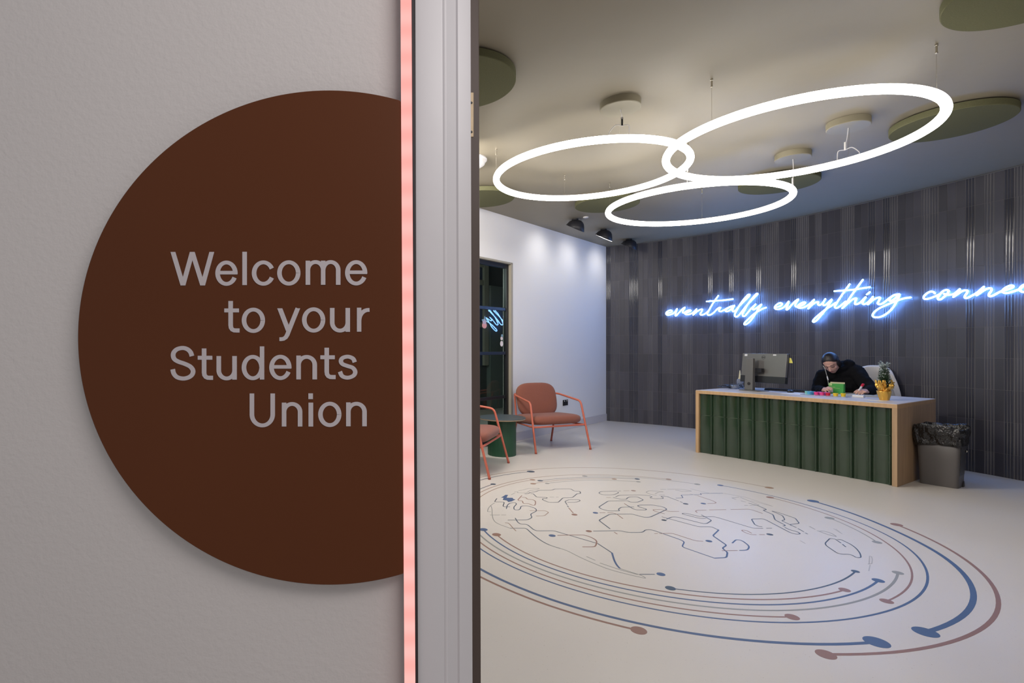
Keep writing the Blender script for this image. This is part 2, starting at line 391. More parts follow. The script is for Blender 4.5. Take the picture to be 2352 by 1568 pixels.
TW, TH = 0.075, 0.31
GLOSS = [1399, 1453, 1465, 1521, 1631, 1683.5, 1737, 1825, 2007, 2044, 2228, 2320]
RIB = [1410, 1422, 1499, 1534, 1570, 1582, 1655, 1697, 1715, 1750, 1765, 1780, 1842, 1855, 1876, 1945, 1958, 2060, 2125, 2142, 2268, 2342]
def build_tile_wall():
    mb = MB(); tones = []
    ncol = int(_s[-1] / TW)
    g = {int(wall_s(x) / TW) for x in GLOSS}; r = {int(wall_s(x) / TW) for x in RIB} - g
    vis = int(wall_s(2352) / TW)
    for c in range(vis + 1, ncol):
        q = random.random()
        if q < .12: g.add(c)
        elif q < .4: r.add(c)
    rows = [(0.0, 0.23)] + [(0.23 + TH * i, 0.23 + TH * (i + 1)) for i in range(9)]
    rows[-1] = (rows[-1][0], CEIL)
    for c in range(ncol):
        kind = 'g' if c in g else ('r' if c in r else 'f')
        if kind == 'f':
            prof = [(0.0008, 0.004), (0.0025, 0.0062), (0.0375, 0.0066), (0.0725, 0.0062), (0.0742, 0.004)]
        else:
            prof = []
            a = 0.0056 if kind == 'g' else 0.0032
            for k in range(3):
                for j in range(9):
                    u = j / 8; prof.append((0.0015 + 0.024 * (k + u), 0.003 + a * math.sin(PI * u) ** (0.8)))
            dd = []
            for p in prof:
                if not dd or abs(dd[-1][0] - p[0]) > 1e-5: dd.append(p)
            prof = dd
        mname = M['tile_gloss'] if kind == 'g' else M['tile_matt']
        for z0, z1 in rows:
            tone = random.random() * (0.5 if kind != 'f' else 1) + (0.35 if kind == 'r' else 0)
            tl = (random.random() - .5) * 0.0022; tx = (random.random() - .5) * 0.0012
            zz = [z0 + 0.0014, z1 - 0.0014]; bow = [0, 0]
            vs = []; n = len(prof)
            for q, z in enumerate(zz):
                for u, d in prof:
                    p, _ = wall_at(c * TW + u, d + bow[q] + tl * (z - z0) / (z1 - z0) + tx * u / TW); vs.append((p.x, p.y, z))
            fs = [(q * n + k, q * n + k + 1, (q + 1) * n + k + 1, (q + 1) * n + k) for q in range(1) for k in range(n - 1)]
            mb.add(vs, fs, mname); tones += [tone] * len(fs)
    # grout bed and body of the wall
    k = 0; step = 0.1; m = int(_s[-1] / step); vs = []
    for i in range(m + 1):
        a, _ = wall_at(i * step, 0.0046); b, _ = wall_at(i * step, -0.12)
        vs += [(a.x, a.y, 0), (a.x, a.y, CEIL), (b.x, b.y, CEIL), (b.x, b.y, 0)]
    fs = [(4 * i + j, 4 * i + (j + 1) % 4, 4 * i + 4 + (j + 1) % 4, 4 * i + 4 + j) for i in range(m) for j in range(4)]
    mb.add(vs, fs, M['tile_grout']); tones += [0.5] * len(fs)
    me = bpy.data.meshes.new('wall_right'); me.from_pydata(mb.v, [], mb.f)
    for x in mb.mats: me.materials.append(x)
    me.polygons.foreach_set('material_index', mb.mi)
    at_ = me.attributes.new('tone', 'FLOAT', 'FACE'); at_.data.foreach_set('value', tones)
    gi = [mb.mats.index(M['tile_gloss']), mb.mats.index(M['tile_matt'])]
    for p in me.polygons: p.use_smooth = mb.mi[p.index] in gi
    me.set_sharp_from_angle(angle=math.radians(50))
    o = link('wall_right', me); struct(o)
    # thin metal trim under the ceiling
    t = MB(); t.tube([(*wall_at(i * 0.06, 0.010)[0], CEIL - 0.006) for i in range(int(_s[-1] / 0.06))], 0.005, mat('trim_grey', (0.13, 0.125, 0.12), 0.5), seg=6)
    struct(t.build('trim_1'))
build_tile_wall()

# ------------------------------------------------------------------ white wall with the glazed partition
C0 = Vector((3.43, 9.19)); WD = Vector((-0.703, -0.711)).normalized(); WN = Vector((0.711, -0.703)).normalized()   # WN points into the room
def ww(s, z, off=0.0):
    p = C0 + WD * s + WN * off; return Vector((p.x, p.y, z))
def ww_s(px, off=0.0):
    r = (px - CX) / FPX; q = C0 + WN * off
    return (r * q.y - q.x) / (WD.x - r * WD.y)
def wbox(mb, s0, s1, o0, o1, z0, z1, m):
    return mb.prism([ww(s0, 0, o0)[:2], ww(s1, 0, o0)[:2], ww(s1, 0, o1)[:2], ww(s0, 0, o1)[:2]], z0, z1, m)
sd = ww_s(1177); DTOP = 2.40; SEND = sd + 2.6
m_ = MB(); wbox(m_, -0.15, sd, -0.15, 0, 0, CEIL, M['white_wall']); wbox(m_, sd, SEND, -0.15, 0, DTOP, CEIL, M['white_wall']); struct(m_.build('wall_back'))
m_ = MB(); wbox(m_, 0.0, sd - 0.01, 0, 0.014, 0, 0.115, M['gloss_white']); wbox(m_, 0.0, sd - 0.01, 0, 0.010, 0.115, 0.122, M['gloss_white']); struct(m_.build('baseboard_back', bevel=0.002))
m_ = MB(); wbox(m_, sd - 0.002, sd + 0.038, -0.10, 0.006, 0, DTOP + 0.002, M['beige']); wbox(m_, sd, SEND, -0.10, 0.006, DTOP - 0.022, DTOP + 0.002, M['beige']); struct(m_.build('trim_2', bevel=0.002))
win = MB(); d0 = sd + 0.038
wbox(win, d0, d0 + 0.045, -0.09, -0.035, 0.0, DTOP - 0.02, M['black_metal']); wbox(win, d0, SEND, -0.09, -0.035, DTOP - 0.075, DTOP - 0.02, M['black_metal'])
for z in (1.775, 1.19, 0.607): wbox(win, d0 + 0.045, SEND, -0.08, -0.045, z - 0.02, z + 0.02, M['black_metal'])
wbox(win, d0, SEND, -0.09, -0.035, 0.0, 0.10, M['black_metal'])
for k in (1, 2): wbox(win, d0 + 1.05 * k, d0 + 1.05 * k + 0.045, -0.09, -0.035, 0, DTOP - 0.02, M['black_metal'])
wo = struct(win.build('window_1', bevel=0.002))
gl = MB(); wbox(gl, d0 + 0.02, SEND, -0.066, -0.060, 0.05, DTOP - 0.05, M['glass']); gl.build('pane', wo)

# the dim room behind the glass
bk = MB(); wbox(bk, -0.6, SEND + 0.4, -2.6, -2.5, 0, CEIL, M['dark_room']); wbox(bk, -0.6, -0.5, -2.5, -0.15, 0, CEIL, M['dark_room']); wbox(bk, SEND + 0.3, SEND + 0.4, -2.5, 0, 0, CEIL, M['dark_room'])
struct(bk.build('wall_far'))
bw = MB()
# beige sash window in the dim room, its lower right corner seen through the top panes
def wz(px, py, off): q = ww(ww_s(px, off), 0, off); return EYE + (CY - py) * q.y / FPX
s_a, s_b = ww_s(1121, -2.44), ww_s(1111, -2.44); z_m = wz(1115, 650, -2.44)
wbox(bw, s_b, s_b + 2.4, -2.5, -2.47, 0.9, 2.9, M['blue_pane'])
wbox(bw, s_a, s_b, -2.5, -2.42, 0.9, 3.0, M['beige'])
for z in (z_m, z_m - 0.85, 2.93): wbox(bw, s_b, s_b + 2.4, -2.5, -2.43, z - .05, z + .05, M['beige'])
wbox(bw, ww_s(1163, -2.4), s_a - 0.03, -2.5, -2.40, 0.0, wz(1140, 657, -2.4), mat('pale_panel', (0.16, 0.19, 0.18), 0.6))  # paler wall panel behind the glass
struct(bw.build('window_2', bevel=0.004))

# weak fill light, added unseen to brighten the dim room behind the glass
dl = bpy.data.lights.new('dim_room_fill', 'POINT'); dl.energy = 60; dl.color = (0.85, 1.0, 0.95); dl.shadow_soft_size = 0.3
do = bpy.data.objects.new('dim_room_fill', dl); COL.objects.link(do); do.location = ww(sd + 1.0, 2.3, -1.3)
# stickers on the glass
def sticker(name, label, px, py, shapes):
    s = ww_s(px, -0.055); b = ww(s, 0, -0.055); zc = EYE + (CY - py) * b.y / FPX
    r = root(name, ww(s, zc, -0.058), label, 'sticker')
    ux = Vector((-WD.x, -WD.y, 0)); n = Vector((WN.x, WN.y, 0)); k = b.y / FPX
    for i, (part, dx, dy, rx, ry, mm) in enumerate(shapes):
        c = Vector(r.location) + ux * dx * k / 0.78 + Vector((0, 0, -dy * k)) + n * (0.0006 * (i + 1))
        mb = MB(); vs = []
        for z in (0, 0.0006):
            for a in range(20):
                t = 2 * PI * a / 20; vs.append(c + ux * rx * k / 0.78 * math.cos(t) + Vector((0, 0, ry * k * math.sin(t))) + n * z)
        mb.add(vs, [list(range(20)), list(range(20, 40))] + [(a, (a + 1) % 20, 20 + (a + 1) % 20, 20 + a) for a in range(20)], mm)
        mb.build(part, r)
    return r
stk_w = mat('sticker_white', (0.72, 0.66, 0.68), 0.6); stk_b = mat('sticker_blue', (0.18, 0.32, 0.42), 0.6); stk_p = mat('sticker_pink', (0.62, 0.30, 0.32), 0.6); stk_v = mat('sticker_mauve', (0.42, 0.36, 0.50), 0.6)
sticker('window_sticker', 'white snowman sticker with green scarf and blue hat on the dark glass', 1152.5, 782, [
    ('body', 0, 7, 4.6, 6.5, stk_w), ('head', 0, -5, 3.6, 4.5, stk_w), ('hat', 1, -11.5, 3.0, 3.2, stk_b), ('scarf', 0.4, -0.5, 3.6, 0.9, M['fir']), ('nose', -0.6, -6, 0.7, 0.5, M['red'])])
sticker('window_sticker', 'pink and mauve reindeer-like sticker on the dark glass beside the mirrored neon word', 1113, 741, [
    ('body', 0, 6, 7, 7, stk_p), ('head', 0, -3, 6, 6, stk_v), ('antler', -5, -6, 3.2, 2.0, stk_b), ('antler', 5, -6, 3.2, 2.0, stk_b), ('antler', 0.5, -11, 1.6, 4.5, stk_b)])

# socket on the white wall
ss = ww_s(1298); r_ = root('wall_socket', ww(ss, 0.42, 0.0), 'black double power socket low on the white wall beside the rust armchair', 'socket')
m_ = MB(); wbox(m_, ss - 0.075, ss + 0.075, 0.0, 0.009, 0.375, 0.462, M['black_plastic']); m_.build('plate', r_, bevel=0.002)
for k in (-1, 1):
    m_ = MB(); wbox(m_, ss + k * 0.036 - 0.008, ss + k * 0.036 + 0.008, 0.009, 0.013, 0.437, 0.453, M['white_plastic']); m_.build('switch', r_, bevel=0.001)

# ------------------------------------------------------------------ floor, ceiling, other walls
m_ = MB(); m_.box((-4.5, -3.2, -0.1), (8.0, 12.5, 0.0), M['floor']); struct(m_.build('floor'))
WY = 1.25     # front face of the corridor wall
cp = [(-2.2, WY + 0.17), (5.6, WY + 0.17), (6.15, 3.0), (6.2, 4.4), (6.0, 6.0), (5.5, 7.4), (4.9, 8.3), (3.6, 12.2), (-2.2, 12.2)]
m_ = MB(); m_.prism(cp, CEIL, CEIL + 0.1, M['ceiling']); struct(m_.build('ceiling'))
e = ww(SEND, 0)
m_ = MB(); m_.prism([(-1.8, WY + .16), (-1.7, WY + .16), (e.x + .05, e.y), (e.x - .05, e.y)], 0, CEIL, M['white_wall']); struct(m_.build('wall_left'))
# corridor wall: left of the doorway, right of it, and the head above it
m_ = MB(); m_.box((-3.2, WY, 0), (0.10, WY + 0.16, 3.3), M['plaster_corridor']); struct(m_.build('wall_front'))
m_ = MB(); m_.box((1.85, WY, 0), (6.2, WY + 0.16, 3.3), M['plaster_corridor']); m_.box((0.10, WY, 2.45), (1.85, WY + 0.16, 3.3), M['plaster_corridor']); struct(m_.build('wall_entrance'))

# door casing (moulded, painted white)
TILT = math.radians(0.16)
def tilted(mb, name, ang, x, **k):
    R = Matrix.Translation((x, 0, EYE)) @ Matrix.Rotation(-ang, 4, 'Y') @ Matrix.Translation((-x, 0, -EYE))
    mb.v = [tuple(R @ Vector(v)) for v in mb.v]; return mb.build(name, **k)
m_ = MB(); yb = WY
prof = [(0.0175, 0.0), (0.0175, 0.024), (0.0195, 0.027), (0.079, 0.027), (0.0815, 0.0262), (0.0840, 0.0272), (0.0865, 0.0275), (0.0890, 0.0262), (0.0905, 0.0255), (0.1125, 0.0255), (0.1145, 0.0268), (0.1170, 0.0282), (0.1195, 0.0275), (0.1450, 0.0270), (0.1465, 0.026), (0.1465, 0.0)]
vs = [(x, yb - d, z) for z in (0, 2.52) for x, d in prof]; n = len(prof)
m_.add(vs, [(i, (i + 1) % n, n + (i + 1) % n, n + i) for i in range(n)] + [list(range(n)), list(range(n, 2 * n))], M['gloss_white'])
struct(tilted(m_, 'trim_3', TILT, 0.12, smooth=True, angle=25))
m_ = MB(); m_.box((0.10, WY + 0.0, 0), (0.1445, WY + 0.14, 2.45), M['gloss_white']); m_.box((0.10, WY + 0.14, 0), (0.1885, WY + 0.175, 2.47), M['frame_brown'])
m_.box((0.10, WY + 0.14, 2.47), (1.95, WY + 0.175, 2.52), M['frame_brown'])
struct(tilted(m_, 'door_1', TILT, 0.15, bevel=0.002))
st = root('strike_plate', (0.170, WY + 0.14, 1.87), 'worn beige metal strike plate let into the brown door frame', 'hardware')
m_ = MB(); yy = WY + 0.1375; k = yy / FPX
m_.prism([(0.150, yy), (0.1715, yy), (0.1715, yy + .004), (0.150, yy + .004)], EYE + (CY - 314) * k, EYE + (CY - 212) * k, M['brass']); m_.build('plate', st, bevel=0.001)
for py in (236, 303):
    m_ = MB(); m_.sphere((0.1655, yy, EYE + (CY - py) * k), (0.0035, 0.0012, 0.0035), M['black_gap'], seg=10, rings=6); m_.build('screw', st)

# LED strip beside the casing
def led_material():
    m = bpy.data.materials.new('led_pink'); m.use_nodes = True; nt = m.node_tree
    for nn in list(nt.nodes): nt.nodes.remove(nn)
    e = nt.nodes.new('ShaderNodeEmission'); o = nt.nodes.new('ShaderNodeOutputMaterial'); tc = nt.nodes.new('ShaderNodeTexCoord')
    wv = nt.nodes.new('ShaderNodeTexWave'); wv.bands_direction = 'Z'; wv.inputs['Scale'].default_value = 5.2; wv.inputs['Distortion'].default_value = 1.2
    mx = nt.nodes.new('ShaderNodeMixRGB'); mx.inputs[1].default_value = (1.0, 0.415, 0.375, 1); mx.inputs[2].default_value = (1.0, 0.50, 0.46, 1)
    nt.links.new(tc.outputs['Object'], wv.inputs['Vector']); nt.links.new(wv.outputs['Fac'], mx.inputs[0]); nt.links.new(mx.outputs[0], e.inputs[0])
    e.inputs[1].default_value = 1.08; nt.links.new(e.outputs[0], o.inputs[0]); return m
led = root('led_strip', (0.0, WY, 0.3), 'glowing coral pink LED strip running up beside the white door casing', 'light strip')
LT = math.radians(0.33)
def lbox(x0, x1, y0, y1, m, name, **kw):
    mb = MB(); mb.box((x0, y0, 0.0), (x1, y1, 3.0), m)
    R = Matrix.Translation((0, 0, EYE)) @ Matrix.Rotation(-LT, 4, 'Y') @ Matrix.Translation((0, 0, -EYE)); mb.v = [tuple(R @ Vector(v)) for v in mb.v]
    return mb.build(name, led, **kw)
lbox(-0.0125, 0.0125, WY - 0.040, WY - 0.030, led_material(), 'diffuser', bevel=0.002)
lbox(-0.0125, 0.0145, WY - 0.030, WY, mat('led_back', (0.30, 0.06, 0.05), 0.5), 'housing')
lbox(0.0128, 0.0190, WY - 0.034, WY, M['black_gap'], 'side_profile')

# ------------------------------------------------------------------ round welcome sign
SY = WY - 0.036               # face of the disc
kS = SY / FPX
def sp(px, py, y=SY): return Vector(((px - CX) * y / FPX, y, EYE + (CY - py) * y / FPX))
sign = root('welcome_sign', sp(560, 775), 'large dark brown half-round sign reading Welcome to your Students Union', 'sign')
cx_, cy_, rx_, ry_ = 755.5, 775.0, 577.0, 568.0
def edge_x(py): return 924.0 + (py - 797) * 0.00576
pts = []
for i in range(241):
    a = math.radians(72) + math.radians(216) * i / 240
    x = cx_ + rx_ * math.cos(a); y = cy_ - ry_ * math.sin(a)
    pts.append((min(x, edge_x(y)), y))
m_ = MB(); n = len(pts)
vs = [sp(x, y) for x, y in pts] + [sp(x, y) + Vector((0, 0.016, 0)) for x, y in pts]
m_.add(vs, [list(range(n)), list(range(n, 2 * n))] + [(i, (i + 1) % n, n + (i + 1) % n, n + i) for i in range(n)], M['dark_brown'])
m_.build('panel', sign, bevel=0.0015)
for (x, y) in ((330, 775), (760, 330), (760, 1215)):
    m_ = MB(); p = sp(x, y); m_.lathe([(0.012, 0), (0.012, 0.022)], M['steel'], seg=16, mx=Matrix.Translation((p.x, SY + 0.015, p.z)) @ Matrix.Rotation(-PI / 2, 4, 'X')); m_.build('standoff', sign)
# letters traced in a frame of their own
LX, LY, LS = 340.0, 560.0, 3.563
def lp(x, y, d=0.0): return sp(LX + x / LS, LY + y / LS) - Vector((0, d, 0))
class Word:
    def __init__(s): s.mb = MB(); s.k = 0
    def poly(s, P):
        s.k += 1; d = 0.0010 + 0.00004 * s.k; n = len(P)
        vs = [lp(x, y, d) for x, y in P] + [lp(x, y, -0.0005) for x, y in P]
        s.mb.add(vs, [list(range(n)), list(range(n, 2 * n))] + [(i, (i + 1) % n, n + (i + 1) % n, n + i) for i in range(n)], M['lettering'])
    def rect(s, x0, y0, x1, y1): s.poly([(x0, y0), (x1, y0), (x1, y1), (x0, y1)])
    def slant(s, x0, y0, x1, y1, w=39): s.poly([(x0 - w / 2, y0), (x0 + w / 2, y0), (x1 + w / 2, y1), (x1 - w / 2, y1)])
    def stroke(s, P, w=36, wv=None):
        """ribbon along a centreline; wv = width where the line runs level"""
        P = [Vector(p) for p in P]; n = len(P); L = []; R = []
        for i in range(n):
            t = (P[min(i + 1, n - 1)] - P[max(i - 1, 0)]).normalized(); q = w if wv is None else w * abs(t.y) + wv * abs(t.x) * (1 if True else 0)
            q = w if wv is None else math.hypot(w * t.y, wv * t.x)
            nr = Vector((-t.y, t.x)) * q / 2; L.append(P[i] + nr); R.append(P[i] - nr)
        s.k += 1; d = 0.0010 + 0.00004 * s.k
        vs = [lp(p.x, p.y, d) for p in L] + [lp(p.x, p.y, d) for p in R] + [lp(p.x, p.y, -0.0005) for p in L] + [lp(p.x, p.y, -0.0005) for p in R]
        fs = []
        for i in range(n - 1): fs += [(i, i + 1, n + i + 1, n + i), (i, 2 * n + i, 2 * n + i + 1, i + 1), (n + i, n + i + 1, 3 * n + i + 1, 3 * n + i)]
        fs += [(0, n, 3 * n, 2 * n), (n - 1, 2 * n - 1, 4 * n - 1, 3 * n - 1)]
        s.mb.add(vs, fs, M['lettering'])
    def arc(s, cx, cy, rx, ry, a0, a1, pre=(), post=(), n=44):
        P = list(pre) + [(cx + rx * math.cos(math.radians(a0 + (a1 - a0) * i / n)), cy + ry * math.sin(math.radians(a0 + (a1 - a0) * i / n))) for i in range(n + 1)] + list(post)
        s.stroke(P, 37, 31)
    def e(s, cx, cy): s.arc(cx, cy, 72.5, 87.5, 5, -336); s.rect(cx - 70, cy - 19, cx + 88, cy + 10)
    def o(s, cx, cy): s.arc(cx, cy, 76.5, 87.5, 0, 361, n=72)
    def c(s, cx, cy): s.arc(cx, cy, 76, 87.5, -25, -335)
    def n_(s, x0, x1, top, bot): s.rect(x0 - 18.5, top + 5, x0 + 18.5, bot); s.arc((x0 + x1) / 2, top + 82, (x1 - x0) / 2, 66, 180, 360, post=[(x1, bot)])
    def u(s, x0, x1, top, bot): s.rect(x1 - 18.5, top, x1 + 18.5, bot); s.arc((x0 + x1) / 2, bot - 76, (x1 - x0) / 2, 66, 180, 0, pre=[(x0, top)])
    def t(s, x, top, bot, c0, c1, cy): s.rect(c0, cy - 16, c1, cy + 16); s.stroke([(x, top), (x, bot - 60), (x + 3, bot - 40), (x + 12, bot - 26), (x + 28, bot - 18), (x + 48, bot - 17), (x + 73, bot - 17)], 37, 34)
w = Word(); w.slant(205, 66, 287, 340); w.slant(363, 66, 287, 340); w.slant(363, 66, 448, 340); w.slant(523, 66, 448, 340)
w.e(643, 240); w.rect(773, 65, 810, 337); w.c(945, 239); w.o(1153, 238); w.n_(1309, 1434, 133, 335); w.n_(1434, 1557, 133, 335); w.e(1704, 237); w.mb.build('lettering', sign)
w = Word(); w.t(677, 467, 725, 625, 745, 544); w.o(863, 625); w.slant(1079, 527, 1150, 712, 41); w.stroke([(1226, 527), (1188, 622), (1150, 718), (1141, 742), (1128, 764), (1110, 776), (1092, 779), (1076, 779)], 37, 31); w.poly([(1206, 527), (1246, 527), (1170, 715), (1132, 712)])
w.o(1356, 622); w.u(1508, 1635, 524, 719); w.rect(1710, 522, 1746, 718); w.arc(1806, 626, 78, 86, 180, 262, post=[(1813, 540)]); w.mb.build('lettering', sign)
w = Word(); w.stroke([tuple(p) for p in smooth_path([(360, 918), (350, 888), (324, 862), (285, 851), (240, 861), (213, 886), (207, 915), (218, 943), (250, 963), (300, 980), (346, 1003), (369, 1035), (362, 1069), (332, 1092), (287, 1101), (240, 1090), (213, 1062), (203, 1025)], 5)], 38, 33)
w.t(460, 855, 1112, 408, 527, 931); w.u(580, 709, 917, 1110); w.arc(858, 1011, 72, 87.5, 0, 361, n=72); w.rect(916, 838, 952, 1109); w.e(1084, 1010); w.n_(1233, 1365, 908, 1108); w.t(1463, 849, 1106, 1411, 1529, 927)
w.stroke([tuple(p) for p in smooth_path([(1692, 968), (1678, 938), (1637, 922), (1594, 932), (1579, 957), (1592, 982), (1632, 998), (1675, 1013), (1696, 1045), (1682, 1077), (1635, 1094), (1590, 1081), (1571, 1044)], 5)], 36, 31); w.mb.build('lettering', sign)
w = Word(); w.arc(936, 1394, 85, 90, 180, 0, pre=[(851, 1223)], post=[(1021, 1223)]); w.n_(1114, 1245, 1293, 1493); w.rect(1314, 1298, 1352, 1493); w.rect(1313, 1222, 1350, 1269); w.o(1488, 1394); w.n_(1640, 1772, 1291, 1491); w.mb.build('lettering', sign)

# ------------------------------------------------------------------ painted circuit map on the floor
OC = Vector((1.81, 3.905))
def flo(x, y): p = at(x, y, 0.0); return Vector((p.x, p.y))
FR = {'A': (1090, 1050, 3.733), 'B': (1560, 1080, 2.97), 'F': (1090, 1280, 5.004), 'T': (1096, 1066, 7.84), 'U': (1376, 1066, 5.6), 'V': (1096, 1130, 7.84), 'W': (1340, 1110, 9.046), 'X': (1560, 1110, 7.84), 'Y': (1680, 1110, 5.88)}
def fp(f, x, y): a, b, s = FR[f]; return flo(a + x / s, b + y / s)
mural = root('floor_mural', (OC.x, OC.y, 0.0), 'round circuit-style world map painted on the cream floor in blue, brown and grey lines', 'floor graphic')
_zl = [0.0004]
def line_w(): _zl[0] += 0.000004; return _zl[0]
def orbit(mm, R, a0, a1, w, d0=None, d1=None, rr=None):
    mb = MB(); z = line_w(); n = max(8, int(abs(a1 - a0) / 2)); P = []
    for i in range(n + 1):
        a = math.radians(a0 + (a1 - a0) * i / n); r = R if rr is None else R + (rr - R) * i / n; P.append(OC + Vector((math.cos(a), math.sin(a))) * r)
    mb.ribbon(P, w, z, mm)
    if d0: mb.dot(P[0], d0, z + 0.00003, mm)
    if d1: mb.dot(P[-1], d1, z + 0.00003, mm)
    mb.build('orbit_line', mural)
def ang(f, x, y): p = fp(f, x, y) - OC; return math.degrees(math.atan2(p.y, p.x)), p.length
def orb2(mm, P, w, d0=None, d1=None):
    """orbit through measured points"""
    q = [ang(*p) for p in P]; out = [list(q[0])]
    for a, r in q[1:]:
        while a - out[-1][0] > 180: a -= 360
        while a - out[-1][0] < -180: a += 360
        out.append([a, r])
    mb = MB(); z = line_w(); pts = []
    for (a0, r0), (a1, r1) in zip(out, out[1:]):
        n = max(2, int(abs(a1 - a0) / 2))
        for i in range(n): t = i / n; pts.append((a0 + (a1 - a0) * t, r0 + (r1 - r0) * t))
    pts.append(tuple(out[-1]))
    rm = [sum(r for _, r in pts[max(0, i - 6):i + 7]) / len(pts[max(0, i - 6):i + 7]) for i in range(len(pts))]
    V = [OC + Vector((math.cos(math.radians(a)), math.sin(math.radians(a)))) * r for (a, _), r in zip(pts, rm)]
    mb.ribbon(V, w, z, mm)
    if d0: mb.dot(V[0], d0, z + 0.00003, mm)
    if d1: mb.dot(V[-1], d1, z + 0.00003, mm)
    mb.build('orbit_line', mural)
def pol(R, a): p = OC + Vector((math.cos(math.radians(a)), math.sin(math.radians(a)))) * R; return p
B_, SL, DK, BR, TN, GR, LG = (M['mural_' + k] for k in ('blue', 'slate', 'dark', 'brown', 'tan', 'grey', 'light'))
orb2(BR, [('F', 50, 220), ('F', 1000, 590), ('F', 1885, 850)], 0.016, None, 0.035)
orb2(B_, [('F', 50, 120), ('F', 1000, 525), ('F', 2352, 845), ('B', 500, 1165), ('B', 950, 1183), ('B', 1337, 1165)], 0.020, None, 0.047)
orb2(B_, [('A', 30, 770), ('F', 230, 0), ('F', 2352, 645), ('B', 800, 1040), ('B', 1300, 985), ('B', 1640, 850), ('B', 1686, 740), ('B', 1600, 560), ('B', 1400, 430), ('B', 1048, 290), ('U', 2352, 437), ('U', 1560, 270)], 0.0115, None, 0.026)
orb2(BR, [('A', 30, 710), ('F', 335, 0), ('F', 2352, 585), ('B', 400, 985), ('B', 767, 997)], 0.011, None, 0.030)
orb2(GR, [('A', 30, 645), ('F', 450, 0), ('F', 2352, 525), ('B', 600, 957), ('B', 1300, 860), ('B', 1493, 698)], 0.0125, None, 0.026)
orb2(B_, [('A', 78, 619), ('F', 575, 0), ('F', 2352, 470), ('B', 620, 918), ('B', 1200, 830), ('B', 1363, 752)], 0.012, 0.030, 0.028)
orb2(BR, [('A', 192, 662), ('F', 695, 0), ('F', 2352, 415), ('B', 560, 881), ('B', 900, 862), ('B', 1118, 811)], 0.011, 0.030, 0.026)
orb2(SL, [('F', 2252, 355), ('B', 500, 847), ('B', 1000, 785), ('B', 1202, 688)], 0.0095, 0.026, 0.020)
orb2(BR, [('B', 1485, 370), ('B', 1800, 515), ('B', 2100, 740), ('B', 2180, 880), ('B', 2100, 1050), ('B', 1700, 1205), ('B', 1050, 1258), ('B', 1005, 1258)], 0.018, 0.035, 0.037)
orb2(B_, [('B', 922, 208), ('B', 1400, 385), ('B', 1850, 620), ('B', 2007, 850), ('B', 1930, 1000), ('B', 1680, 1102)], 0.024, 0.040, 0.047)
orb2(BR, [('B', 620, 184), ('B', 1040, 310), ('B', 1400, 485), ('B', 1587, 700), ('B', 1540, 820), ('B', 1418, 893)], 0.0095, 0.028, 0.028)
orb2(GR, [('B', 1023, 325), ('B', 1200, 400), ('B', 1343, 489)], 0.0085, 0.030, 0.026)
orb2(TN, [('T', 10, 242), ('T', 400, 170), ('T', 1000, 92), ('T', 1860, 60), ('U', 0, 43), ('U', 1000, 115), ('U', 2190, 300)], 0.010, None, 0.035)
orb2(SL, [('T', 10, 298), ('T', 500, 190), ('T', 965, 130)], 0.011, None, 0.040)
orb2(SL, [('T', 10, 464), ('T', 290, 358)], 0.010, None, 0.026)
orb2(TN, [('T', 10, 526), ('T', 500, 345), ('T', 1000, 243), ('T', 1800, 190), ('U', 0, 135), ('U', 500, 158), ('U', 895, 190)], 0.009, None, 0.026)
orb2(TN, [('T', 5, 630), ('T', 450, 400), ('T', 1000, 280)], 0.0085, None, 0.026)
orb2(GR, [('T', 1940, 213), ('U', 0, 152), ('U', 650, 180), ('U', 1260, 258)], 0.008, 0.026, 0.026)
orb2(SL, [('T', 1135, 295), ('T', 1800, 240), ('U', 0, 170), ('U', 490, 187)], 0.008, 0.026, 0.024)
orb2(TN, [('T', 1010, 350), ('T', 1800, 265), ('U', 0, 185), ('U', 195, 190)], 0.008, 0.026, 0.024)
orb2(GR, [('T', 1265, 345), ('T', 1800, 292), ('U', 0, 205), ('U', 505, 224)], 0.008, 0.020, 0.020)
def outline(mm, f, runs, w=0.010, dots=(), r=0.02, closed=False):
    for run in runs:
        ff = f; P = []
        for p in run:
            if isinstance(p, str): ff = p; continue
            P.append(fp(ff, *p))
        mb = MB(); mb.ribbon(round_path(P, r) if len(P) > 2 else P, w * .85, line_w(), mm)
        mb.build('map_outline' if len(P) > 2 else 'map_dash', mural)
    for d in dots:
        mb = MB(); mb.dot(fp(f, d[0], d[1]), d[2], line_w(), mm); mb.build('map_dot', mural)
mb = MB(); P = [fp('V', *p) for p in ((430, 98), (510, 48), (555, 50), (528, 100), (640, 102), (650, 122), (690, 132), (620, 165), (560, 176), (535, 150), (460, 138), (475, 100))]
mb.prism([tuple(p) for p in P], 0.0001, 0.0005, B_); mb.build('map_patch', mural)
outline(GR, 'T', [[(615, 548), (680, 515)], [(670, 495), (745, 495), (715, 511), (890, 513), (950, 470), (1080, 455), (1132, 432), (920, 433), (850, 455), (745, 475)]], 0.006)
outline(DK, 'T', [[(855, 532), (930, 525), (950, 505), (1040, 498), (1120, 467), (1350, 465), (1400, 443), (1685, 440), (1750, 483), (1850, 483), (1862, 525), (1800, 528), (1715, 600), (1545, 602), (1460, 685), (1290, 685), (1180, 640), (1175, 620), (1250, 612), (1262, 600), (1240, 595), (1075, 592), (1010, 530), (960, 527)]], 0.009)
outline(GR, 'T', [[(1305, 590), (1385, 590)], [(1420, 590), (1465, 590)]], 0.007)
outline(DK, 'T', [[(1625, 685), (1780, 683), (1850, 660), (1852, 645), (1830, 637), (1650, 637), (1580, 668), (1620, 728)], [(1625, 745), (1645, 770)]], 0.008)
outline(BR, 'V', [[(1650, 285), (1730, 375)]], 0.009, [(1752, 404, 0.022)])
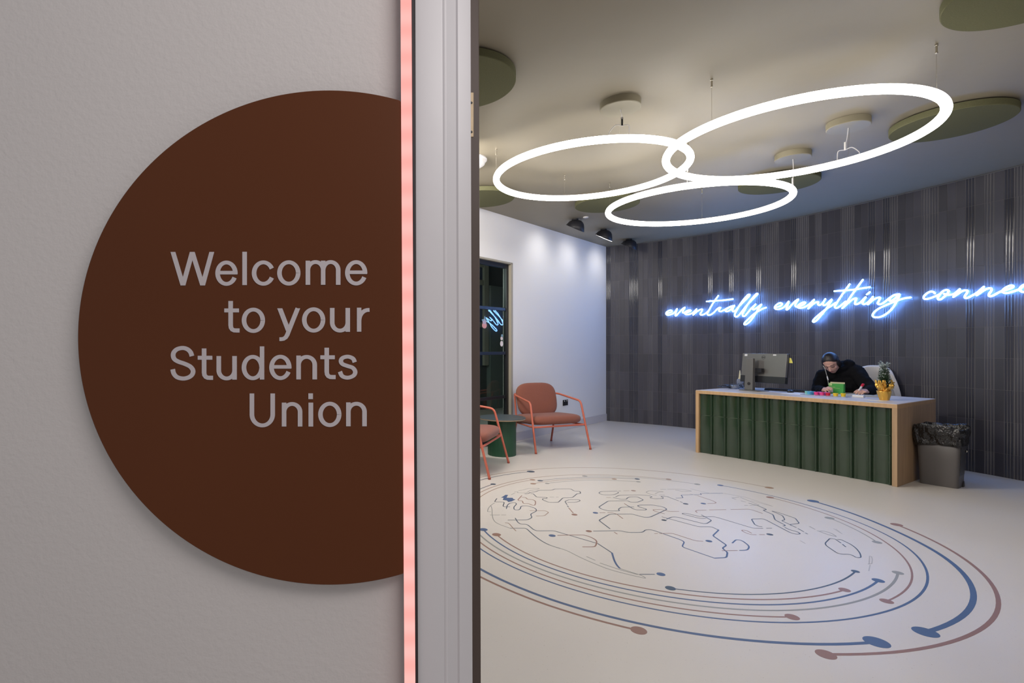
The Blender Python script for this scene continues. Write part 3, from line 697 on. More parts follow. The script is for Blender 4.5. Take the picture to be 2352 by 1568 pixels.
outline(BR, 'V', [[(805, 60), (735, 135), (745, 152), (815, 155), (825, 195), (850, 205), (925, 205), (1000, 237), (1030, 237), (1050, 215), (1050, 160), (1000, 132), (910, 130), (870, 92), (800, 92)]], 0.009)
outline(DK, 'V', [[(355, 112), (310, 175), (475, 176), (488, 190), (465, 245), (480, 262), (590, 262)]], 0.009)
outline(SL, 'V', [[(527, 298), (540, 235), (590, 195), (680, 185), (712, 210), (690, 235), (658, 270), (665, 308), (700, 322), (750, 318), (780, 295), (785, 260), (820, 245), (910, 245), (1040, 285), (1070, 320), (1060, 345), (970, 390), (965, 410), (985, 445), (975, 465), (910, 498), (550, 502)]], 0.009, r=0.06)
outline(GR, 'V', [[(315, 190), (240, 240), (200, 290), (187, 340), (190, 352), (245, 352)], [(245, 240), (268, 300), (270, 410), (285, 480), (320, 535), (400, 580), (590, 648)], [(230, 410), (408, 410)], [(435, 410), (520, 410)]], 0.007, r=0.05)
outline(SL, 'V', [[(590, 648), (860, 648), (900, 665), (1000, 760), (1130, 860), (1280, 945), (1500, 1015)]], 0.009, r=0.06)
outline(GR, 'A', [[(636, 750), (790, 797), (880, 845), (1000, 900), (1150, 960), (1300, 1000), (1475, 1040), (1440, 1015), (1245, 952)], [(960, 850), (1035, 883)], [(1075, 905), (1250, 965), (1400, 1005)]], 0.0065, r=0.05)
outline(SL, 'V', [[(685, 465), (730, 540), (780, 575), (880, 577), (920, 595), (1010, 670), (1070, 697), (1380, 693), (1500, 730), (1660, 775), (2120, 910), 'A', (1055, 738), (1150, 800), (1180, 820)]], 0.009, r=0.05)
outline(B_, 'A', [[(1178, 818), (1186, 845), (1198, 885), (1220, 925), (1247, 953)]], 0.013, r=0.08)
outline(TN, 'V', [[(945, 333), (1220, 333), (1265, 350), (1285, 365), (1210, 425), (1060, 428)], [(500, 550), (550, 552), (580, 570), (650, 650), (700, 698)]], 0.008)
outline(B_, 'V', [], 0.01, [(1350, 782, 0.023)])
outline(BR, 'V', [[(1445, 778), (1650, 772), (1930, 770), (2050, 810), (2130, 855), (2155, 890), (2140, 950), (2120, 978), (2070, 985), (1895, 985)]], 0.0105, r=0.06)
outline(SL, 'A', [[(1415, 1003), (1545, 1003)]], 0.008)
outline(B_, 'A', [], 0.01, [(1598, 1002, 0.023)])
outline(BR, 'A', [], 0.01, [(980, 633, 0.020)])
outline(DK, 'W', [[(715, 175), (730, 195), (640, 232), (560, 238), (400, 236), (325, 205), (330, 185), (380, 165), (700, 157)], [(730, 157), (775, 155)]], 0.008, r=0.05)
outline(TN, 'W', [[(835, 153), (955, 152)], [(475, 290), (570, 291)]], 0.006, [(1040, 150, 0.020)])
outline(DK, 'W', [[(670, 277), (750, 242), (1180, 237), (1360, 250), (1435, 278), (1385, 290), (1400, 305), (1480, 318), (1640, 315), (1665, 300), (1640, 285), (1605, 268), (1730, 265), (1800, 295), (1980, 362)], [(2010, 375), (2060, 398)]], 0.008, [(2125, 423, 0.020)])
outline(SL, 'W', [[(620, 290), (770, 328), (900, 328), (905, 305), (960, 278), (1120, 275), (1250, 342), (1120, 390), (980, 390), (920, 357), (515, 365), (318, 490), (380, 535), (540, 572), (760, 568), (722, 538), (790, 492), (1050, 487)]], 0.009)
outline(GR, 'W', [[(1665, 173), (1560, 160), (1360, 150), (1295, 182), (1400, 230), (1520, 243)], [(1650, 175), (1560, 180), (1490, 213)], [(1575, 240), (1690, 240)], [(1600, 123), (1715, 122)], [(1745, 120), (1950, 117), (2100, 130), (2265, 160), (2060, 165), (1910, 137)]], 0.0065)
outline(B_, 'X', [[(-60, 263), (-15, 262), (70, 258), (35, 208), (230, 203), (405, 202), (375, 180), (550, 178), (790, 177)]], 0.008, r=0.01)
outline(SL, 'W', [[(905, 452), (980, 495), (1040, 530), (1110, 550), (1290, 552), (1315, 535), (1270, 518), (1170, 490), (1120, 462), (1170, 450), (1440, 447), (1660, 487), (1740, 535), (1560, 620), (1385, 700), (1260, 703), (1010, 635), (545, 640), (320, 765), (555, 942)]], 0.0095)
outline(BR, 'W', [[(850, 415), (905, 452)], [(1985, 580), (1800, 582), (1740, 570), (1620, 540), (1440, 545), (1470, 570), (1560, 600), (1690, 630)], [(335, 609), (455, 609)], [(500, 605), (620, 612), (700, 640), (820, 730)], [(640, 1010), (705, 1052)]], 0.008)
outline(B_, 'W', [], 0.01, [(250, 610, 0.020)])
outline(DK, 'W', [], 0.01, [(1675, 762, 0.018)])
outline(SL, 'W', [[(1630, 692), (1740, 722), 'X', (0, 685), (350, 778), (580, 778), (710, 838)]], 0.008)
outline(B_, 'X', [[(690, 828), (712, 838), (605, 940), (855, 1112), (775, 1165), (870, 1240), (855, 1320), (830, 1335), (630, 1345)]], 0.0115)
outline(B_, 'X', [[(640, 1346), (90, 1155), (55, 1130), (90, 1060), (70, 1035), (0, 1005), 'W', (1620, 1030)]], 0.0100, r=0.04)
outline(SL, 'W', [[(205, 990), (760, 980), (940, 1020), (1200, 1018), (1250, 1000), (1290, 962), (1420, 962), (1640, 1036)]], 0.009, r=0.05)
outline(SL, 'W', [[(1725, 742), (1840, 695), (1950, 697), 'X', (440, 725), (500, 720), (585, 665), (400, 565)]], 0.009)
outline(DK, 'X', [[(480, 630), (370, 630), (60, 550), (58, 538), (120, 535), (390, 600), (640, 598), (1330, 805), (1510, 808)], [(1570, 806), (1670, 806)]], 0.008)
outline(BR, 'W', [[(1475, 1042), (1545, 1040)], [(1575, 1040), (1850, 1035), 'X', (0, 938), (290, 1030), (430, 1042)]], 0.0075)
outline(B_, 'X', [], 0.01, [(535, 1038, 0.020), (435, 362, 0.020)])
outline(BR, 'X', [[(325, 525), (290, 497), (330, 482), (490, 480)], [(540, 475), (845, 470)], [(930, 467), (1250, 463), (1330, 480), (1500, 540)], [(1305, 895), (1210, 845), (1130, 838), (1130, 852), (1200, 890), (1300, 922), (1390, 922)], [(1445, 921), (1540, 921)], [(1050, 1208), (770, 1212)]], 0.0075)
outline(BR, 'X', [[(330, 220), (600, 310), (670, 345), (640, 358), (510, 362)]], 0.008)
outline(DK, 'X', [], 0.01, [(1632, 918, 0.020)])
outline(SL, 'X', [[(1495, 777), (1430, 772), (1360, 740), (1300, 640), (1500, 635), (1560, 655), (2000, 885), (2090, 912), (2190, 910), (2130, 868), (1990, 835), (1900, 790)]], 0.009)
outline(GR, 'X', [[(950, 262), (1080, 245)], [(1100, 250), (1445, 392), (1270, 395)], [(1175, 395), (1240, 395)], [(955, 263), (1020, 288)], [(1110, 315), (1200, 335)]], 0.006, r=0.01)
outline(LG, 'X', [[(200, 95), (560, 180)], [(190, 187), (330, 220)], [(810, 180), (1180, 245), (1700, 415), (1560, 380), (1280, 310)], [(2180, 1028), (2270, 1080)]], 0.006)
outline(SL, 'X', [[(1250, 355), (1420, 400), (1580, 470), (1505, 483), (1690, 560), (1725, 655), (1900, 745), (1910, 760), (1870, 768)]], 0.009)
outline(SL, 'X', [[(1670, 497), (1760, 515), (2090, 625), (2165, 720), (1990, 738), (2020, 758)], [(1675, 500), (1860, 578), (1905, 655), (1840, 668), (2110, 795)], [(2140, 812), (2245, 870)], [(2270, 888), (2315, 912)]], 0.008)
outline(B_, 'X', [[(955, 1075), (1020, 1015), (1090, 1015), (1150, 1040), (1270, 1130), (1230, 1200), (1085, 1207)]], 0.0105, r=0.04)
outline(GR, 'Y', [[(1055, 580), (1130, 620)], [(1160, 638), (1300, 690), (1430, 722), (1350, 672), (1250, 643), (1190, 643)]], 0.007)
outline(LG, 'Y', [[(1380, 610), (1495, 680)], [(1410, 615), (1475, 665)], [(1860, 1085), (1865, 980), (1890, 985), (1905, 1025), (1895, 1085), (1845, 1088)], [(1873, 1100), (1855, 1180)]], 0.006)
outline(SL, 'Y', [[(1545, 858), (1500, 820)], [(1480, 805), (1400, 750), (1330, 742), (1250, 820), (1450, 955), (1610, 955), (1690, 1003), (1750, 1000), (1740, 945), (1690, 880), (1620, 825), (1480, 758), (1430, 755)]], 0.008, r=0.05)

# ------------------------------------------------------------------ ring lamps
RC = [(2.684, 3.742, EYE + 1.4335, .7799, .0018, -.0083, 'largest-looking, hung nearest the doorway', 'right'),
      (1.547, 4.564, EYE + 1.4931, .7779, .0158, .0068, '', 'left'), (2.782, 5.167, EYE + 1.3732, .7823, .0023, .0085, '', 'low')]
RL = ['large glowing white ring lamp hanging nearest the desk side, topmost in the view', 'glowing white ring lamp at left, above the rust armchairs', 'glowing white ring lamp hanging lowest, in front of the tiled wall']
WA = [(-157, -64, 26, 116), (173, 88, -93, -3), (147, 56, -31, -122)]; CA = [26, -93, -31]
for i, (x, y, z, r, a, b, _, _) in enumerate(RC):
    rt = root('ring_lamp', (x, y, z), RL[i], 'pendant lamp', 'ring lamps hanging from the olive ceiling')
    R3 = lambda an, dr=0, dz=0: Vector((x + (r + dr) * math.cos(an), y + (r + dr) * math.sin(an), z + a * r * math.cos(an) + b * r * math.sin(an) + dz))
    mb = MB(); mb.tube([R3(2 * PI * k / 128) for k in range(128)], 0.0275, M['ring_glow'], 16, True); mb.build('glow_tube', rt, smooth=True, angle=80)
    mb = MB(); vs = []; ns_ = 128; hp = [(0.0286, a) for a in range(45, 136, 15)]
    for k in range(ns_):
        an = 2 * PI * k / ns_
        for rr_, el in hp: vs.append(R3(an, rr_ * math.cos(math.radians(el)), rr_ * math.sin(math.radians(el))))
    n = len(hp); mb.add(vs, [(k * n + j, ((k + 1) % ns_) * n + j, ((k + 1) % ns_) * n + j + 1, k * n + j + 1) for k in range(ns_) for j in range(n - 1)], M['white_plastic']); mb.build('housing', rt, smooth=True)  # cover added on the tube top to cut its light on the ceiling
    for an in WA[i]:
        A_ = math.radians(an); p = R3(A_)
        if an == CA[i]: continue
        mb = MB(); mb.tube([p + Vector((0, 0, 0.026)), Vector((p.x, p.y, CEIL - 0.03))], 0.0011, M['steel'], 6); wi = mb.build('suspension_wire', rt)
        mb = MB(); mb.lathe([(0.004, -0.055), (0.007, -0.052), (0.007, -0.045), (0.0055, -0.043), (0.0055, -0.012), (0.008, -0.010), (0.008, 0)], M['steel'], (p.x, p.y, CEIL), 14); mb.build('wire_gripper', wi, smooth=True)
    A_ = math.radians(CA[i]); p = R3(A_); c = Vector((p.x, p.y, CEIL)) if i != 1 else Vector((1.505, 3.765, CEIL))
    mb = MB(); mb.lathe([(0.137, 0), (0.137, -0.046), (0.133, -0.050), (0.0, -0.050)], M['canopy'], c, 48); mb.build('canopy', rt, smooth=True)
    e0 = c + Vector((0.0, 0, -0.05)); top = p + Vector((0, 0, 0.03))
    tn = Vector((-math.sin(A_), math.cos(A_), 0))
    mid = top + Vector((0, 0, 0.09)) + tn * 0.02
    mb = MB(); mb.tube(smooth_path([e0, e0.lerp(mid, .5) + Vector((.004, 0, 0)), mid], 6), 0.0025, M['cable_white'], 6); cb = mb.build('power_cable', rt, smooth=True)
    mb = MB(); mb.tube([mid + Vector((0, 0, 0.03)), mid - Vector((0, 0, 0.03))], 0.007, M['white_plastic'] if i != 1 else M['black_plastic'], 10); mb.build('cable_joiner', cb, smooth=True)
    for sgn in (1, -1):
        q = R3(A_ + sgn * 0.09, 0, 0.026)
        mb = MB(); mb.tube(smooth_path([mid - Vector((0, 0, 0.03)), mid + tn * sgn * 0.045 - Vector((0, 0, 0.025)), q + Vector((0, 0, 0.02)), q], 6), 0.003, M['cable_white'], 6); mb.build('cable_tail', cb, smooth=True)
    mb = MB(); mb.tube([top, e0 + Vector((0.01, 0, 0.002))], 0.0011, M['steel'], 6); mb.build('suspension_wire', rt)

# ------------------------------------------------------------------ acoustic discs and small ceiling fittings
DL = ['olive felt acoustic disc on the ceiling, upper left against the door frame', 'olive felt acoustic disc on the ceiling, cut by the top right corner of the view',
      'olive felt acoustic disc on the ceiling behind the right end of the big ring lamp', 'olive felt acoustic disc on the ceiling seen between the right and the lowest ring lamps',
      'olive felt ceiling disc near the black wall spots, behind the lowest ring\'s left tip', 'olive felt ceiling disc at left against the door frame, above the glazed partition']
for (x, y, r), lb in zip([(.333, 3.403, .352), (2.98, 2.47, .36), (4.109, 4.022, .35), (3.836, 5.503, .354), (2.354, 6.289, .36), (0.848, 6.037, .355)], DL):
    rt = root('acoustic_disc', (x, y, CEIL), lb, 'acoustic panel', 'felt discs on the ceiling')
    mb = MB(); mb.lathe([(r, -0.010), (r, -0.052), (r - 0.004, -0.056), (0, -0.056)], M['olive_felt'], (x, y, CEIL), 72); mb.v = [v for v in mb.v]
    mb.lathe([(0.0, -0.009), (r, -0.010)], M['olive_felt'], (x, y, CEIL), 72, caps=False); mb.build('panel', rt, smooth=True)
    mb = MB(); mb.lathe([(r * .8, 0), (r * .8, -0.010)], M['black_gap'], (x, y, CEIL), 40); mb.build('mounting_plate', rt)
rt = root('ceiling_sensor', (0.565, 4.92, CEIL), 'round white domed ceiling fitting beside the left ring lamp', 'ceiling fitting')
mb = MB(); mb.lathe([(0.165, 0), (0.165, -0.012), (0.155, -0.014)], M['white_plastic'], (0.565, 4.92, CEIL), 48); mb.build('base', rt, smooth=True)
mb = MB(); mb.lathe([(0.155, -0.014), (0.145, -0.045), (0.11, -0.068), (0.06, -0.080), (0, -0.083)], M['white_plastic'], (0.565, 4.92, CEIL), 48); mb.build('dome', rt, smooth=True)
p = at(1345.5, 500.3, CEIL - 0.012)
rt = root('ceiling_sensor', (p.x, p.y, CEIL), 'tiny white disc sensor on the ceiling beside the leftmost black spot', 'ceiling fitting')
mb = MB(); mb.lathe([(0.036, 0), (0.034, -0.010), (0.024, -0.014), (0, -0.015)], M['white_plastic'], p + Vector((0, 0, 0.012)), 28); mb.build('dome', rt, smooth=True)

# black bowl-shaped wall washers
SPL = ['black bowl wall light on the ceiling, leftmost of the three', 'black bowl wall light with its lit edge showing, middle of the three', 'black bowl wall light nearest the room corner, overlapping the tiled wall']
for i, (px, py) in enumerate(((1321, 503.5), (1386.5, 526.5), (1444.5, 549))):
    c = at(px, py, CEIL); rt = root('ceiling_spot', c, SPL[i], 'spotlight', 'black bowl wall lights in a row by the white wall')
    mb = MB(); mb.lathe([(0.045, 0), (0.045, -0.014), (0.0, -0.014)], M['spot_black'], c, 24); mb.build('base', rt, smooth=True)
    R0 = 0.118; prof = [(0.0, -0.014), (0.045, -0.016), (0.080, -0.030), (0.104, -0.055), (0.115, -0.085), (R0, -0.12)]
    wallward = Vector((-WN.x, -WN.y)); seg = 48; tilt_dir = wallward
    mb = MB(); vs = []; inner = []
    zc = -0.122; slope = 0.58
    for k in range(seg):
        an = 2 * PI * k / seg; d = Vector((math.cos(an), math.sin(an))); wd = d.dot(tilt_dir)
        for (r, z) in prof + [(R0, -0.2)]:
            zl = zc + slope * r * wd       # cutting plane
            zz = max(z, zl) if z > -0.2 else zl
            vs.append(c + Vector((d.x * r, d.y * r, zz)))
    n = len(prof) + 1
    fs = [(k * n + j, ((k + 1) % seg) * n + j, ((k + 1) % seg) * n + j + 1, k * n + j + 1) for k in range(seg) for j in range(n - 1)]
    mb.add(vs, fs, M['spot_black']); so = mb.build('shade', rt, smooth=True); sm = so.modifiers.new('shell', 'SOLIDIFY'); sm.thickness = 0.004; sm.offset = -1
    mb = MB(); vs = []
    for k in range(seg):
        an = 2 * PI * k / seg; d = Vector((math.cos(an), math.sin(an))); r = (0.088 if i != 1 else R0 - 0.003); vs.append(c + Vector((d.x * r, d.y * r, zc + slope * r * d.dot(tilt_dir) + (0.026 if i != 1 else -0.005))))
    vs += [v + Vector((0, 0, 0.004)) for v in vs]
    mb.add(vs, [list(range(seg)), list(range(seg, 2 * seg))] + [(k, (k + 1) % seg, seg + (k + 1) % seg, seg + k) for k in range(seg)], M['spot_glow']); mb.build('lamp_diffuser', rt)
    ld = bpy.data.lights.new('spot_beam', 'SPOT'); ld.energy = 8; ld.spot_size = math.radians(110); ld.spot_blend = 1.0; ld.shadow_soft_size = 0.05; ld.color = (1, 0.97, 0.93)
    lo = bpy.data.objects.new('spot_beam', ld); COL.objects.link(lo); lo.location = c + Vector((wallward.x * .03, wallward.y * .03, -0.15))
    tg = c + Vector((wallward.x * .6, wallward.y * .6, -0.62)); lo.rotation_euler = (tg - lo.location).to_track_quat('-Z', 'Y').to_euler()

# ------------------------------------------------------------------ neon sign on the tiled wall
NF = {'P': (1510, 630, 8.4), 'Q': (1770, 620, 6.918), 'R': (2100, 620, 9.333)}
WORDS = [('P', 'eventually', [
 [(185, 748), (240, 738), (280, 715), (275, 697), (245, 692), (200, 710), (168, 740), (172, 772), (205, 785), (255, 775), (305, 752), (345, 715), (378, 662)],
 [(378, 662), (362, 720), (345, 785), (362, 795), (400, 755), (470, 680), (530, 635), (500, 690), (487, 728), (510, 743), (570, 735), (625, 715), (645, 695), (620, 688), (570, 702), (530, 735), (538, 765), (575, 775), (630, 765), (690, 735), (755, 668)],
 [(755, 668), (722, 728), (690, 782)], [(690, 782), (750, 725), (820, 682), (865, 675), (850, 720), (825, 762), (850, 782), (900, 768), (950, 735), (990, 695)],
 [(1175, 410), (1110, 500), (1040, 610), (985, 710), (963, 758), (983, 785), (1030, 775), (1090, 733), (1130, 690), (1175, 650), (1218, 640), (1192, 680), (1192, 708), (1225, 715), (1280, 690), (1340, 655), (1420, 618), (1485, 600)],
 [(950, 522), (1050, 512), (1200, 505), (1330, 492), (1455, 475)],
 [(1485, 600), (1400, 630), (1335, 670), (1312, 698), (1335, 715), (1380, 700), (1430, 660), (1485, 602), (1460, 650), (1446, 695), (1470, 715), (1510, 690), (1580, 610), (1680, 510), (1755, 435), (1782, 395), (1750, 392), (1680, 465), (1600, 570), (1530, 690), (1495, 770), (1502, 812), (1540, 812), (1590, 765), (1640, 700), (1720, 600), (1830, 485), (1905, 410), (1935, 375), (1903, 378), (1830, 460), (1740, 580), (1680, 690), (1645, 760), (1652, 803), (1690, 798), (1740, 740), (1810, 655), (1895, 575)],
 [(1895, 575), (1850, 630), (1832, 663), (1860, 678), (1920, 642), (2008, 578), (1950, 660), (1900, 740), (1830, 850), (1760, 930), (1700, 968), (1675, 960), (1690, 925), (1745, 870), (1810, 808), (1880, 750), (1960, 700), (2040, 658), (2095, 640)]]),
 ('Q', 'everything', [
 [(80, 592), (130, 580), (175, 555), (180, 532), (145, 523), (95, 550), (65, 590), (80, 618), (130, 622), (190, 603), (240, 560), (287, 498)],
 [(287, 498), (268, 560), (250, 620), (270, 625), (320, 570), (380, 505), (440, 465), (405, 520), (392, 562), (412, 582), (480, 568), (540, 535), (548, 512), (512, 515), (450, 550), (430, 585), (460, 603), (530, 592), (610, 545), (690, 470)],
 [(690, 470), (645, 540), (598, 612)], [(598, 612), (655, 555), (715, 515), (755, 505), (752, 540), (775, 558), (820, 530), (870, 460)],
 [(870, 460), (835, 520), (840, 558), (880, 548), (972, 465), (930, 540), (880, 620), (800, 720), (730, 800), (685, 825), (672, 808), (705, 765), (790, 690), (880, 620), (960, 570), (1030, 520)],
 [(1255, 225), (1180, 330), (1090, 460), (1030, 560), (1022, 592), (1055, 602), (1120, 560), (1190, 500)],
 [(1015, 335), (1150, 325), (1330, 310), (1480, 285), (1575, 272)],
 [(1465, 155), (1380, 270), (1280, 410), (1180, 560), (1140, 605)], [(1140, 605), (1240, 515), (1310, 462), (1362, 450), (1345, 500), (1342, 538), (1380, 540), (1440, 500), (1510, 430)],
 [(1510, 430), (1472, 490), (1462, 533), (1500, 540), (1560, 500), (1625, 425)], [(1575, 350), (1530, 388)],
 [(1625, 425), (1582, 490), (1545, 545)], [(1545, 545), (1620, 480), (1690, 442), (1740, 440), (1718, 490), (1702, 530), (1740, 545), (1800, 515), (1870, 460), (1950, 405), (2045, 385)],
 [(2045, 385), (1975, 392), (1915, 430), (1885, 470), (1900, 488), (1955, 468), (2045, 388), (2025, 450), (1990, 520), (1940, 600), (1860, 680), (1760, 738), (1670, 752), (1622, 728), (1640, 675), (1720, 612), (1850, 550), (1990, 492), (2120, 450), (2225, 435)]]),
 ('R', 'connects', [
 [(440, 500), (410, 470), (350, 460), (270, 500), (210, 560), (208, 608), (260, 622), (350, 600), (450, 560), (540, 520)],
 [(735, 440), (690, 425), (620, 450), (560, 510), (508, 580), (520, 630), (580, 620), (650, 560), (720, 490), (738, 445)], [(640, 510), (700, 528), (780, 528), (860, 505), (975, 410)],
 [(975, 410), (905, 500), (840, 575)], [(840, 575), (950, 500), (1050, 442), (1130, 438), (1135, 480), (1085, 555), (1090, 595), (1150, 592), (1250, 540), (1350, 480), (1490, 360)],
 [(1490, 360), (1420, 450), (1340, 540)], [(1340, 540), (1450, 462), (1560, 400), (1640, 392), (1655, 435), (1602, 515), (1612, 558), (1680, 550), (1780, 495), (1880, 448), (1980, 422), (2090, 382), (2122, 348), (2070, 330), (1970, 370), (1900, 430), (1910, 480), (1990, 492), (2100, 465), (2200, 430), (2270, 400), (2340, 340), (2420, 310)],
 [(2420, 310), (2330, 325), (2262, 400), (2290, 455), (2370, 470), (2480, 430), (2580, 370)], [(2780, 90), (2680, 240), (2590, 400), (2610, 450), (2700, 420), (2790, 330), (2840, 270)], [(2480, 215), (2640, 200), (2880, 165)], [(2840, 270), (2870, 330), (2830, 390), (2740, 400)]])]
for f, wd, strokes in WORDS:
    ox, oy, sc = NF[f]
    mbs = MB(); mba = MB(); first = None
    for st_ in strokes:
        P = smooth_path([Vector((ox + x / sc, oy + y / sc)) for x, y in st_], 5)
        A3 = [on_wall(p.x, p.y, 0.062) for p in P]
        p3 = [a for a, _ in A3]; first = first or p3[0]
        mbs.tube(p3, 0.0084, M['neon_glow'], 8)
        for e_ in (p3[0], p3[-1]): mbs.sphere(e_, 0.0084, M['neon_glow'], seg=8, rings=6)
        b3 = [a - n_ * 0.018 for a, n_ in A3][::2] + [A3[-1][0] - A3[-1][1] * 0.018]
        nf = lambda p, n_=A3[len(A3) // 2][1]: n_
        mba.tube(b3, 0.031, M['acrylic'], 10, flat=(nf, 0.09))
    lab = {'eventually': 'bluish white neon handwriting reading eventually', 'everything': 'bluish white neon handwriting reading everything', 'connects': 'bluish white neon handwriting connec, cut by the right edge'}[wd]
    rt = root('neon_sign', first, lab + ', on the dark tiled wall', 'neon sign', 'neon words on the dark tiled wall')
    mbs.build('neon_tube', rt, smooth=True, angle=80); mba.build('acrylic_backing', rt, smooth=True)
    mb = MB()
    for st_ in strokes[::3]:
        a, n_ = on_wall(ox + st_[0][0] / sc, oy + st_[0][1] / sc, 0.044); mb.tube([a, a - n_ * 0.036], 0.006, M['steel'], 8)
    mb.build('standoff', rt)

# ------------------------------------------------------------------ reception desk
D0 = Vector((4.0, 5.645)); DT = Vector((0.5166, -0.8563)); DN = Vector((0.8563, 0.5166)); HALF = 0.934
def sag(t): return -0.049 * (t / HALF) ** 2
def D(t, n, z=0.75):
    p = D0 + DT * t + DN * (n + sag(t)); return Vector((p.x, p.y, z))
desk = root('reception_desk', D(0, 0.5, 0), 'curved reception desk with oak surround, pale top and glossy dark green tiled front', 'desk')
DEP = 1.02
def strip(t0, t1, n0, n1, z0, z1, m, k=16):
    mb = MB(); ts = [t0 + (t1 - t0) * i / k for i in range(k + 1)]
    poly = [D(t, n0)[:2] for t in ts] + [D(t, n1)[:2] for t in reversed(ts)]
    return mb.prism(poly, z0, z1, m)
mb = strip(-HALF, HALF, 0, DEP, 0.711, 0.7485, M['oak']); mb.build('top_slab', desk, bevel=0.002)
mb = strip(-HALF + .004, HALF - .004, 0.004, DEP - .004, 0.7485, 0.7515, M['laminate']); mb.build('worktop', desk)
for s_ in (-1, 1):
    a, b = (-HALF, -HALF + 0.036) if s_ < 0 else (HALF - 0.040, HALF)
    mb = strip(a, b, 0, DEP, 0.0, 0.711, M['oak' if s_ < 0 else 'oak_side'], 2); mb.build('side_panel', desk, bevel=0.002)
mb = strip(-HALF + .036, HALF - .04, 0.0355, 0.06, 0.0, 0.711, M['green_grout']); mb.build('front_carcass', desk)
# ribbed glazed tiles in two courses
nT = 12; t0, t1 = -HALF + 0.037, HALF - 0.041; tw = (t1 - t0) / nT
for r_i, (z0, z1) in enumerate(((0.002, 0.452), (0.457, 0.710))):
    mb = MB()
    for i in range(nT):
        a = t0 + i * tw + 0.001; w_ = tw - 0.002; prof = []
        for u, d in ((0, 0.004), (0.02, 0.012), (0.05, 0.013), (0.09, 0.0125), (0.14, 0.0095), (0.25, 0.0078), (0.38, 0.0066), (0.5, 0.0062), (0.62, 0.0066), (0.72, 0.0078), (0.79, 0.0110), (0.80, 0.016), (0.83, 0.0205), (0.865, 0.022), (0.90, 0.0205), (0.93, 0.016), (0.94, 0.010), (0.955, 0.0145), (0.975, 0.0155), (0.99, 0.012), (1.0, 0.004)):
            prof.append((u, d))
        n = len(prof); vs = []; bw_ = random.uniform(-0.0012, 0.0012)
        zz = [z0, z0 + 0.0015, (z0 + z1) / 2, z1 - 0.0015, z1]; bo = [0, 0, bw_ * .5, 0, 0]
        for z, o_ in zip(zz, bo):
            for u, d in prof: p = D(a + u * w_, 0.040 - d - o_, z); vs.append(p)
        mb.add(vs, [(q * n + k, q * n + k + 1, (q + 1) * n + k + 1, (q + 1) * n + k) for q in range(4) for k in range(n - 1)], M['green_tile'])
    mb.build('tile_course', desk, smooth=True, angle=60)

# ------------------------------------------------------------------ things on the desk
ZT = 0.7515
def frame_at(p, rz): return Matrix.Translation(p) @ Matrix.Rotation(rz, 4, 'Z')
DRZ = math.atan2(DT.y, DT.x)     # desk x axis = along the desk to the right, y = away from the front
# computer screen seen from behind
q = at(1722, 897.0, ZT); MR = DRZ - math.radians(12)
mon = root('computer_monitor', q, 'flat grey computer monitor seen from behind on the reception desk', 'monitor', rz=MR)
MM = frame_at(q, MR)
def T_(M4, pts): return [M4 @ Vector(p) for p in pts]
mb = MB(); mb.box((-0.10, -0.055, 0), (0.135, 0.145, 0.010), M['grey_metal'], MM); mb.build('base', mon, bevel=0.004)
mb = MB(); mb.add(T_(MM, [(-0.052, -0.022, .01), (0.052, -0.022, .01), (0.052, 0.022, .01), (-0.052, 0.022, .01), (-0.050, -0.002, .385), (0.040, -0.002, .385), (0.040, 0.036, .385), (-0.050, 0.036, .385)]), [(0, 3, 2, 1), (4, 5, 6, 7), (0, 1, 5, 4), (1, 2, 6, 5), (2, 3, 7, 6), (3, 0, 4, 7)], M['grey_metal']); so = mb.build('stand', mon, bevel=0.003)
mb = MB(); mb.lathe([(0.0, 0.0), (0.019, 0.0), (0.019, 0.003), (0, 0.003)], M['black_gap'], seg=24, mx=MM @ Matrix.Translation((0.004, -0.018, 0.085)) @ Matrix.Rotation(PI / 2, 4, 'X')); mb.build('cable_hole', so)
SC = MM @ Matrix.Translation((0.02, 0.075, 0.10)) @ Matrix.Rotation(math.radians(-6), 4, 'X')
mb = MB(); mb.box((0.045, 0.03, 0.22), (0.12, 0.075, 0.27), M['black_plastic'], MM); mb.build('arm', mon, bevel=0.003)
mb = MB(); mb.box((-0.20, 0.0, 0.012), (0.345, 0.030, 0.345), M['grey_metal'], SC); hs = mb.build('screen_back', mon, bevel=0.004)
mb = MB(); mb.box((-0.203, -0.004, 0.0), (0.348, 0.034, 0.078), M['black_plastic'], SC); mb.build('lower_bezel', mon, bevel=0.003)
mb = MB(); mb.box((-0.203, 0.028, 0.0), (0.348, 0.042, 0.348), M['black_plastic'], SC); mb.build('screen', mon, bevel=0.003)
# round maker's mark with lettering
mb = MB(); LM = SC @ Matrix.Translation((0.072, -0.001, 0.300)) @ Matrix.Rotation(PI / 2, 4, 'X')
mb.tube([LM @ Vector((0.021 * math.cos(2 * PI * k / 32), 0.021 * math.sin(2 * PI * k / 32), 0)) for k in range(32)], 0.0014, M['black_plastic'], 6, True)
def seg_(p, q_, w_=0.0011): mb.tube([LM @ Vector((*p, 0.0004)), LM @ Vector((*q_, 0.0004))], w_, M['black_plastic'], 6)
for p, q_ in (((-.015, -.005), (-.015, .005)), ((-.015, .005), (-.009, .002)), ((-.009, .002), (-.009, -.002)), ((-.009, -.002), (-.015, -.005)),
              ((-.006, -.004), (-.003, .005)), ((-.006, -.004), (-.001, -.005)), ((-.005, .000), (.000, .000)), ((-.003, .005), (.002, .005)),
              ((.004, .005), (.004, -.005)), ((.004, -.005), (.008, -.005)), ((.010, .005), (.010, -.005)), ((.010, -.005), (.015, -.005))): seg_(p, q_)
mb.build('maker_mark', hs)
